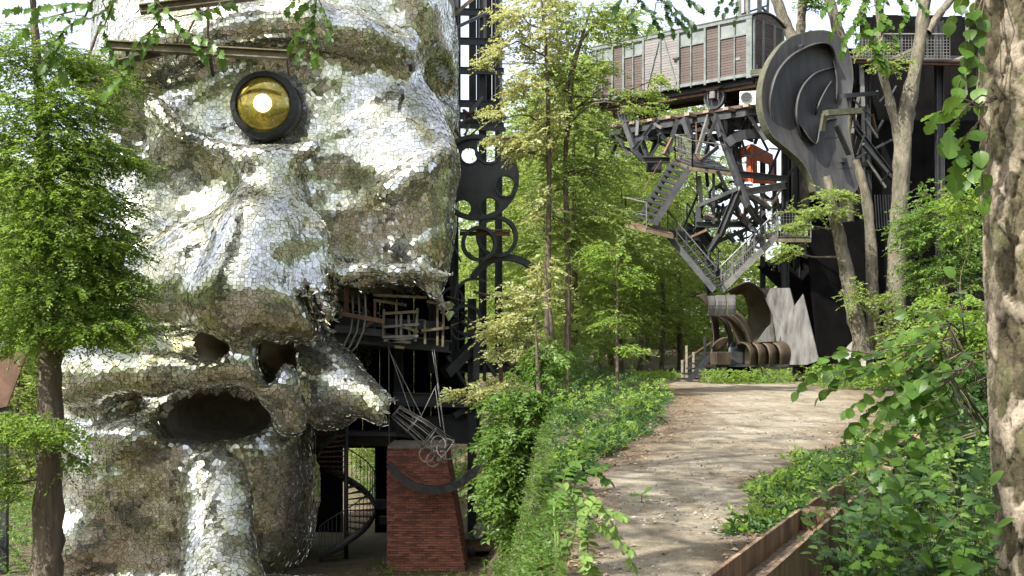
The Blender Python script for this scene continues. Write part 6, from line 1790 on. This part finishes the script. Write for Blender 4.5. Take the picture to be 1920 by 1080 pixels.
# overhanging branches along the top edge
twig_plant('overhanging_branch', 'dark maple-leaved branch hanging over the upper left', 'branch', [
    pxtw(10, (290, -30), (290, 10), (300, 50), (270, 90)), pxtw(10, (290, 0), (330, 40), (350, 70), (380, 100)), pxtw(10, (230, -30), (200, 20), (160, 40), (110, 30)), pxtw(10, (160, 30), (110, 60), (105, 120), (120, 140)), pxtw(10, (300, 40), (250, 90), (240, 130), (200, 170)),
    pxtw(9.8, (190, -20), (170, 10), (130, 5), (80, 15), (20, 20)), pxtw(10, (340, 30), (390, 20), (430, 5)), pxtw(10, (350, 60), (400, 80), (415, 105)), pxtw(10, (215, 0), (190, 60), (215, 110)), pxtw(10, (140, 20), (60, 40), (30, 70)), pxtw(10, (120, 60), (90, 90), (85, 125))],
    'maple', 'leaf_near', .11, .04, root=at(280, -190, 9.6), droop=.6, r=.008, face=(0, -.8, .5))
twig_plant('overhanging_branch', 'small leaf sprig hanging above the amber lamp', 'branch', [pxtw(10, (600, -40), (590, 20), (575, 70), (560, 105)), pxtw(10, (598, 0), (620, 50), (615, 70)), pxtw(10, (590, -20), (555, -5), (540, 15)), pxtw(10, (590, 30), (560, 60), (545, 85)), pxtw(10, (585, 50), (595, 85), (590, 110)), pxtw(10, (600, -10), (575, 5), (560, 20))],
    'maple', 'leaf_near', .09, .035, root=at(610, -170, 9.6), droop=.5, r=.005, face=(0, -.8, .5))
twig_plant('overhanging_branch', 'dark oak-leaved branch hanging over the wagon roof', 'branch', [pxtw(12, (1180, -40), (1200, 0), (1225, 30), (1240, 60)), pxtw(12, (1215, -30), (1250, 10), (1275, 40), (1290, 60)), pxtw(12, (1250, -30), (1290, 0), (1315, 15)), pxtw(12, (1200, 0), (1180, 25), (1190, 50)), pxtw(12, (1230, 5), (1225, 40), (1215, 60)), pxtw(12, (1240, -10), (1270, 20), (1300, 45)), pxtw(12, (1190, -20), (1160, 0), (1150, 25)), pxtw(12, (1245, 0), (1255, 35), (1262, 62))],
    'maple', 'leaf_near_dark', .095, .036, root=at(1230, -170, 12.4), droop=.5, r=.006, face=(0, -.8, .5))
twig_plant('overhanging_branch', 'small leaf sprig against the sky right of the wagon mast', 'branch', [pxtw(12, (1385, -30), (1375, 0), (1358, 25)), pxtw(12, (1380, -10), (1385, 15), (1378, 38)), pxtw(12, (1375, -20), (1350, 0), (1345, 15))], 'maple', 'leaf_near_dark', .09, .05, root=at(1382, -150, 12.3), droop=.5, r=.005, face=(0, -.8, .5))
twig_plant('overhanging_branch', 'sunlit leafy branch hanging before the upper walkway', 'branch', [pxtw(13, (1600, -40), (1590, 0), (1570, 35), (1560, 60)), pxtw(13, (1620, -40), (1625, 10), (1620, 50), (1640, 90)), pxtw(13, (1650, -40), (1660, 0), (1650, 40), (1655, 110)), pxtw(13, (1670, -40), (1690, 0), (1700, 30), (1690, 50)), pxtw(13, (1700, -30), (1720, 5), (1735, 20)), pxtw(13, (1640, -20), (1600, 40), (1610, 80)), pxtw(13, (1640, 10), (1670, 50), (1680, 80)), pxtw(13, (1590, -10), (1560, 10), (1545, 20)), pxtw(13, (1625, 20), (1590, 60), (1580, 95)), pxtw(13, (1655, 60), (1640, 95), (1660, 125))],
    'maple', 'leaf_near', .125, .045, root=at(1650, -180, 13.2), droop=.5, r=.008, face=(0, -.8, .5))
# oak sprig close to the big trunk, and vine leaves
twig_plant('oak_sprig', 'large lobed oak leaves sticking out beside the big trunk', 'branch', [pxtw(5.2, (1850, 200), (1820, 200), (1790, 205), (1760, 208)), pxtw(5.2, (1810, 200), (1795, 225), (1780, 240)), pxtw(5.2, (1845, 215), (1825, 240), (1815, 262)), pxtw(5.2, (1835, 200), (1810, 185), (1790, 182)), pxtw(5.2, (1830, 235), (1800, 265), (1795, 290))],
    'oak', 'leaf_near', .155, .06, root=at(1870, 185, 5.8), droop=.35, r=.004, face=(0, -.9, .45))
twig_plant('climbing_vine', 'vine with rounded leaves hanging along the big trunk', 'vine', [pxtw(6.0, (1840, -30), (1825, 20), (1815, 60), (1808, 110), (1800, 140)), pxtw(6.0, (1850, -20), (1835, 60), (1830, 130), (1838, 190)), pxtw(6.0, (1820, -30), (1800, 10), (1782, 40)), pxtw(6.0, (1830, 90), (1810, 130), (1796, 160), (1790, 178)), pxtw(6.0, (1845, 240), (1835, 290), (1825, 330), (1800, 345)), pxtw(6.0, (1850, 270), (1840, 320), (1845, 380))],
    'hazel', 'leaf_near', .085, .05, root=at(1865, -60, 6.2), droop=.5, r=.004, face=(-.2, -.9, .4))
# hazel twigs reaching over the path from the right
hz_root = G(4.7, 10.4)
twig_plant('hazel_shrub', 'hazel shrub with round leaves reaching out over the path', 'shrub', [pxtw(9, (1760, 640), (1690, 650), (1610, 670), (1540, 690), (1495, 735)), pxtw(9, (1740, 670), (1680, 680), (1620, 700), (1570, 715), (1535, 745)), pxtw(9.2, (1780, 610), (1730, 620), (1700, 650)), pxtw(8.8, (1770, 690), (1700, 700), (1650, 730), (1590, 770)), pxtw(8.8, (1780, 650), (1720, 690), (1680, 740), (1640, 760), (1600, 800)), pxtw(9.2, (1790, 640), (1770, 700), (1765, 750), (1750, 770)), pxtw(9, (1640, 665), (1590, 655), (1530, 680)),
    *[(lambda x0, y0, L_, dy, Y_: pxtw(Y_, (x0, y0), (x0 - L_ * .5, y0 + dy * .3), (x0 - L_, y0 + dy)))(random.uniform(1770, 1860), random.uniform(545, 815), random.uniform(70, 150), random.uniform(20, 80), random.uniform(8.3, 9.6)) for _ in range(16)],
    pxtw(8.6, (1800, 700), (1740, 740), (1690, 790), (1660, 830)), pxtw(9, (1800, 620), (1760, 590), (1700, 585)), pxtw(9.3, (1810, 640), (1800, 560), (1790, 520)), pxtw(8.8, (1700, 660), (1640, 690), (1600, 690), (1560, 700)), pxtw(9, (1820, 680), (1790, 720), (1770, 800)), pxtw(8.7, (1730, 720), (1680, 760), (1640, 800), (1625, 850))],
    'hazel', 'leaf_near', .11, .042, root=hz_root, droop=.3, r=.008)
# undergrowth plants to the right of the troughs
lab_u = ['tall nettle-like plant', 'bramble', 'young elm', 'leafy herb', 'broad-leaved seedling', 'young maple']
rngu = random.Random(3)
spots_u = [(1600, 1010, 7.0, 'maple', 'leaf_near_dark', 'low maple seedling against the near trough'), (1660, 960, 7.4, 'hazel', 'leaf_near', 'broad-leaved seedling rising beside the second trough'), (1700, 1040, 6.2, 'hazel', 'leaf_near_dark', 'dark leafy seedling low in the right foreground'), (1760, 900, 7.6, 'point', 'leaf_near', 'upright slender herb in the middle of the undergrowth'), (1820, 920, 7.0, 'point', 'leaf_lime', 'pale pointed-leaf herb near the big trunk'), (1780, 1040, 6.0, 'hazel', 'leaf_near', 'light green seedling at the bottom right'), (1860, 1050, 6.0, 'maple', 'leaf_near_dark', 'small maple seedling at the big trunk\'s foot'), (1560, 1060, 6.4, 'oval', 'leaf_near', 'trailing plant at the near end of the trough'), (1720, 860, 9.0, 'hazel', 'leaf_near_dark', 'dark shrublet behind the third trough'), (1800, 830, 9.5, 'maple', 'leaf_near_dark', 'dark maple shrublet below the hazel twigs'), (1640, 1060, 6.2, 'maple', 'leaf_near', 'bright maple seedling beside the near trough'), (1855, 860, 8.5, 'oval', 'leaf_near_dark', 'shaded bramble left of the big trunk'), (1745, 980, 6.6, 'oval', 'leaf_near', 'leafy bramble amid the undergrowth'), (1690, 900, 8.2, 'maple', 'leaf_near', 'maple shoot leaning over the third trough')]
for i, (px, py, Y, sh, mt, lab) in enumerate(spots_u):
    g = at(px, py, Y); gxy = G(g.x, g.y)
    hgt_ = max(.3, g.z + .35 - gxy.z)
    tws = []
    for k in range(6):
        a = rngu.uniform(0, 6.28); rr = rngu.uniform(.12, .42); h_ = hgt_ * rngu.uniform(.55, 1.05)
        p0 = gxy + Vector((0, 0, .02)); p1 = gxy + Vector((math.cos(a) * rr * .4, math.sin(a) * rr * .4, h_ * .7)); p2 = gxy + Vector((math.cos(a) * rr, math.sin(a) * rr, h_))
        tws.append([p0, p1, p2])
    twig_plant('undergrowth_plant', lab, 'plant', tws, sh, mt, .095 if sh in ('hazel', 'maple') else .075, .048, droop=.2, r=.004, group='undergrowth right of the troughs', stem_mat='leaf_near_dark' if i % 2 else 'bark_thin')
# robinia sapling at the lower left corner of the path
def robinia(label, base, fronds, mat, ll=.045):
    o = thing('robinia_sapling', label, 'sapling', tuple(base))
    q = MB()
    q.tube([base, base + Vector((.02, 0, .4)), base + Vector((0, 0.02, .85))], [.012, .01, .006], 6)
    for fr_ in fronds:
        P = spline([tuple(p) for p in fr_], 6); P = [Vector(p) for p in P]
        q.tube([base + Vector((0, 0, min(.8, P[0].z - base.z - .05)))] + P, .0028, 5)
        Lt = len(P)
        for i in range(2, Lt, 2):
            d = (P[i] - P[i - 1]).normalized(); s = d.cross(Vector((0, -.3, 1))).normalized()
            for sg in (-1, 1):
                put_leaf(o, LM['oval', mat], P[i], s * sg + d * .35 + rv(.12), Vector((0, -.45, 1)) + rv(.25), ll * random.uniform(.8, 1.15))
        put_leaf(o, LM['oval', mat], P[-1], P[-1] - P[-2], Vector((0, -.4, 1)), ll)
    q.build('stem', MATS['leaf_lime'], o, smooth=True)
rb = G(0.18, 4.6)
Yr = 4.5
robinia('robinia sapling with pale green leaflets in the lower left of the path', rb, [
    pxtw(Yr, (1090, 1010), (1110, 985), (1140, 1000), (1180, 1030)), pxtw(Yr, (1085, 1000), (1105, 960), (1120, 940), (1150, 985)), pxtw(Yr, (1090, 1020), (1100, 1000), (1102, 1030), (1098, 1070)), pxtw(4.4, (1075, 1010), (1080, 970), (1075, 940), (1060, 920)), pxtw(4.6, (1080, 980), (1110, 955), (1140, 960), (1165, 968)), pxtw(4.4, (1070, 1040), (1060, 1020), (1050, 1040), (1045, 1070)), pxtw(4.3, (1085, 1050), (1105, 1045), (1110, 1065), (1112, 1085)), pxtw(4.6, (1080, 1000), (1130, 985), (1160, 1010), (1188, 1060))], 'leaf_lime')
rb2 = G(0.2, 5.6)
robinia('darker robinia sapling behind the pale one', rb2, [pxtw(5.4, (1065, 980), (1075, 920), (1090, 890), (1130, 875)), pxtw(5.4, (1065, 980), (1085, 930), (1105, 920), (1118, 950)), pxtw(5.4, (1060, 960), (1055, 910), (1065, 880), (1080, 870)), pxtw(5.3, (1060, 980), (1075, 950), (1090, 945), (1100, 965)), pxtw(5.2, (1050, 1000), (1040, 960), (1050, 930), (1060, 945)), pxtw(5.4, (1060, 970), (1080, 905), (1110, 880), (1140, 900))], 'leaf_near', .05)
# oak seedling on the path
os_ = thing('oak_seedling', 'tiny oak seedling growing in the sunlit path', 'seedling', tuple(G(1.27, 11.5)))
MB().tube([G(1.27, 11.5), G(1.27, 11.5, .1)], .004, 5).build('stem', MATS['bark_thin'], os_)
for k in range(5):
    put_leaf(os_, LM['oak', 'leaf_near'], G(1.27, 11.5, .09), Vector((math.cos(k * 1.26), math.sin(k * 1.26), .15 if k else 1)), Vector((0, -.3, 1)), .13)

# ground cover: low leaves nobody could count -------------------------
def scatter(name, label, cat, regions, mat, leaf, seed, K=7, Ls=.2):
    rng = np.random.default_rng(seed); C = Acc()
    for poly_fn, n, h in regions:
        x, y = poly_fn(rng, n)
        z = ground_z(x, y)
        n = len(x)
        A = nrm(np.stack([rng.normal(0, 1, n), rng.normal(0, 1, n), rng.uniform(.2, 1.2, n)], 1)); Nn = nrm(np.array([0, -.2, 1.0]) + rng.normal(0, .35, (n, 3)))
        O = np.stack([x, y, z + rng.random(n) ** 1.3 * h], 1)
        C.add(*leaves_geo(*spray_leaves(O, A, Nn, K, Ls, leaf, rng, .62)))
    return tag(obj(name, C.mesh(name), MATS[mat]), label, cat, kind='stuff')
def left_strip(y0, y1, w0, w1, off=0.0):
    def f(rng, n):
        y = rng.uniform(y0, y1, n); e = np.interp(y, PY, PL) - off + .12 * np.sin(y * 2.3)
        return e - rng.random(n) ** 1.2 * np.interp(y, [y0, y1], [w0, w1]), y
    return f
def right_strip(y0, y1, w0, w1, off=0.0):
    def f(rng, n):
        y = rng.uniform(y0, y1, n); e = np.interp(y, PY, PR) + off + .15 * np.sin(y * 1.9)
        return e + rng.random(n) ** .9 * np.interp(y, [y0, y1], [w0, w1]), y
    return f
def strip_to_edge(y0, y1):
    def f(rng, n):
        y = rng.uniform(y0, y1, n); e = np.interp(y, PY, PL) + .12 * np.sin(y * 2.3) + .1 * np.sin(y * 5.1)
        b = np.interp(y, [6, 12, 20, 34, 50], [0.28, 0.48, 0.74, 1.2, 1.9])
        x = e - rng.random(n) ** 1.1 * np.maximum(e - b, .1)
        keep = np.sin(x * 3.1 + y) * np.sin(y * 1.7 - x) + rng.normal(0, .4, n) > -.1
        return x[keep], y[keep]
    return f
def box_reg(x0, x1, y0, y1):
    return lambda rng, n: (rng.uniform(x0, x1, n), rng.uniform(y0, y1, n))
scatter('ground_cover', 'dark green ground cover left of the path', 'ground cover', [(strip_to_edge(13, 24), 1700, .1), (strip_to_edge(23, 36), 2600, .22), (strip_to_edge(35, 50), 2200, .45)], 'leaf_deep', .085, 101, Ls=.16)
scatter('ground_cover', 'lighter ivy patches among the ground cover left of the path', 'ground cover', [(strip_to_edge(13, 22), 350, .18), (strip_to_edge(22, 36), 700, .5)], 'leaf_bright', .11, 111, K=5, Ls=.16)
scatter('ground_cover', 'shaded ground cover spreading over the right bank', 'ground cover', [(right_strip(6, 17, 3.5, 7, .25), 5200, .35), (right_strip(16, 34, 5, 8, .2), 3600, .6), (right_strip(9.5, 16, .45, .7, -.35), 600, .06)], 'leaf_deep', .08, 102, Ls=.14)
scatter('ground_cover', 'brighter weeds scattered over the right bank', 'ground cover', [(right_strip(6, 17, 3.0, 6, .2), 900, .45), (right_strip(16, 34, 4, 7, .1), 900, .6), (right_strip(9.5, 16, .45, .8, -.45), 260, .08)], 'leaf_bright', .1, 112, K=5, Ls=.14)
scatter('weeds', 'sunlit weeds around the plinth and plank steps', 'weeds', [(box_reg(*sorted((at(1320, 0, 43.6).x, at(1490, 0, 43.6).x)), 43.2, 44.4), 500, .5), (box_reg(at(1190, 0, 47).x, at(1290, 0, 47).x, 46.5, 50), 400, .3), (box_reg(10.4, 15, 38, 43), 1300, .7)], 'leaf_bright', .1, 103)
scatter('bank_scrub', 'scrub covering the steep bank below the path', 'scrub', [(lambda rng, n: (lambda y: (np.interp(y, [30, 42], [1.0, 1.4]) - rng.random(n) * 1.5, y))(rng.uniform(30, 42, n)), 1200, .3), (box_reg(-1.2, 3, 40, 56), 2200, 1.4), (box_reg(-22, -14.2, 30, 52), 3600, 1.4), (box_reg(-7, -1, 50, 60), 1500, 1.8)], 'leaf_mid', .13, 104, Ls=.3)
def bank_face(y0, y1):
    def f(rng, n):
        y = rng.uniform(y0, y1, n); e = np.interp(y, [0, 6, 12, 20, 34], [-0.3, 0.27, 0.47, 0.74, 1.2]); w_ = np.interp(y, [0, 8, 16, 34], [0.45, 0.5, 0.8, 1.9])
        return e - .02 - rng.random(n) * w_ * .8, y
    return f
scatter('bank_ivy', 'small ivy and herbs clothing the bank edge left of the path', 'ivy', [(bank_face(5.5, 12), 900, .03), (bank_face(11, 30), 1800, .08)], 'leaf_mid', .07, 114, K=6, Ls=.12)
scatter('grass_tufts', 'rough grass at the foot of the monument', 'grass', [(box_reg(-15.5, -13, 29, 33), 500, .15), (box_reg(-4.5, 1.0, 33, 38), 260, .2)], 'leaf_bright', .12, 113, K=5)
# dead leaves on path edges and forest floor
rng = np.random.default_rng(105)
n = 9000
y = rng.uniform(4.5, 1, n) if False else 4.5 + 30 * rng.random(n) ** 2
l = np.interp(y, PY, PL); r = np.interp(y, PY, PR); u = rng.random(n)
u = np.where(rng.random(n) < .7, np.where(rng.random(n) < .5, u * .25, 1 - u * .3), u)
x = l + (r - l) * (u * 1.5 - .2)
z = ground_z(x, y) + .035
Dr = nrm(np.stack([rng.normal(0, 1, n), rng.normal(0, 1, n), rng.normal(0, .2, n)], 1)); Nn = nrm(np.array([0, 0, 1.0]) + rng.normal(0, .3, (n, 3)))
L = rng.uniform(.03, .075, n)
n2_ = 2600; x2 = rng.uniform(-15.5, .5, n2_); y2 = rng.uniform(29, 37.5, n2_); z2 = ground_z(x2, y2) + .02
x = np.concatenate([x, x2]); y = np.concatenate([y, y2]); z = np.concatenate([z, z2])
Dr = np.vstack([Dr, nrm(np.stack([rng.normal(0, 1, n2_), rng.normal(0, 1, n2_), rng.normal(0, .2, n2_)], 1))]); Nn = np.vstack([Nn, nrm(np.array([0, 0, 1.0]) + rng.normal(0, .3, (n2_, 3)))]); L = np.concatenate([L, rng.uniform(.06, .13, n2_)])
V, Fc = leaves_geo(np.stack([x, y, z], 1), Dr, Nn, L, L * .5)
tag(obj('leaf_litter', mesh_np('leaf_litter', V, Fc), MATS['dead_leaf']), 'brown dead leaves scattered over the path edges', 'leaf litter', kind='stuff')

# small stones trodden into the path
rng = np.random.default_rng(120)
n = 2600
y = 4.5 + 26 * rng.random(n) ** 1.8
l = np.interp(y, PY, PL); r = np.interp(y, PY, PR)
x = l + (r - l) * (.04 + .92 * rng.random(n))
u2 = np.abs((x - l) / (r - l) * 2 - 1)
z = ground_z(x, y) + 0.03 - 0.055 * u2 ** 8
rad = rng.uniform(.006, .02, n) * (1 + 1.2 * (rng.random(n) < .06))
ico = np.array([(1, 0, 0), (-1, 0, 0), (0, 1, 0), (0, -1, 0), (0, 0, 1), (0, 0, -.6)], float)
icf = np.array([(0, 2, 4), (2, 1, 4), (1, 3, 4), (3, 0, 4), (2, 0, 5), (1, 2, 5), (3, 1, 5), (0, 3, 5)])
V = np.stack([x, y, z], 1)[:, None] + ico[None] * rad[:, None, None] * rng.uniform(.6, 1.3, (n, 1, 3)) * np.array([1, 1, .7])
Fc = (np.arange(n)[:, None, None] * 6 + icf[None]).reshape(-1, 3)
surf_mat('pebble', [(0.3, (0.1, 0.09, 0.075)), (0.7, (0.3, 0.27, 0.22))], 3.0, .9, 0, 0, rand=.5)
tag(obj('pebbles', mesh_np('pebbles', V.reshape(-1, 3), Fc), MATS['pebble']), 'small stones scattered in the dirt path', 'pebbles', kind='stuff')
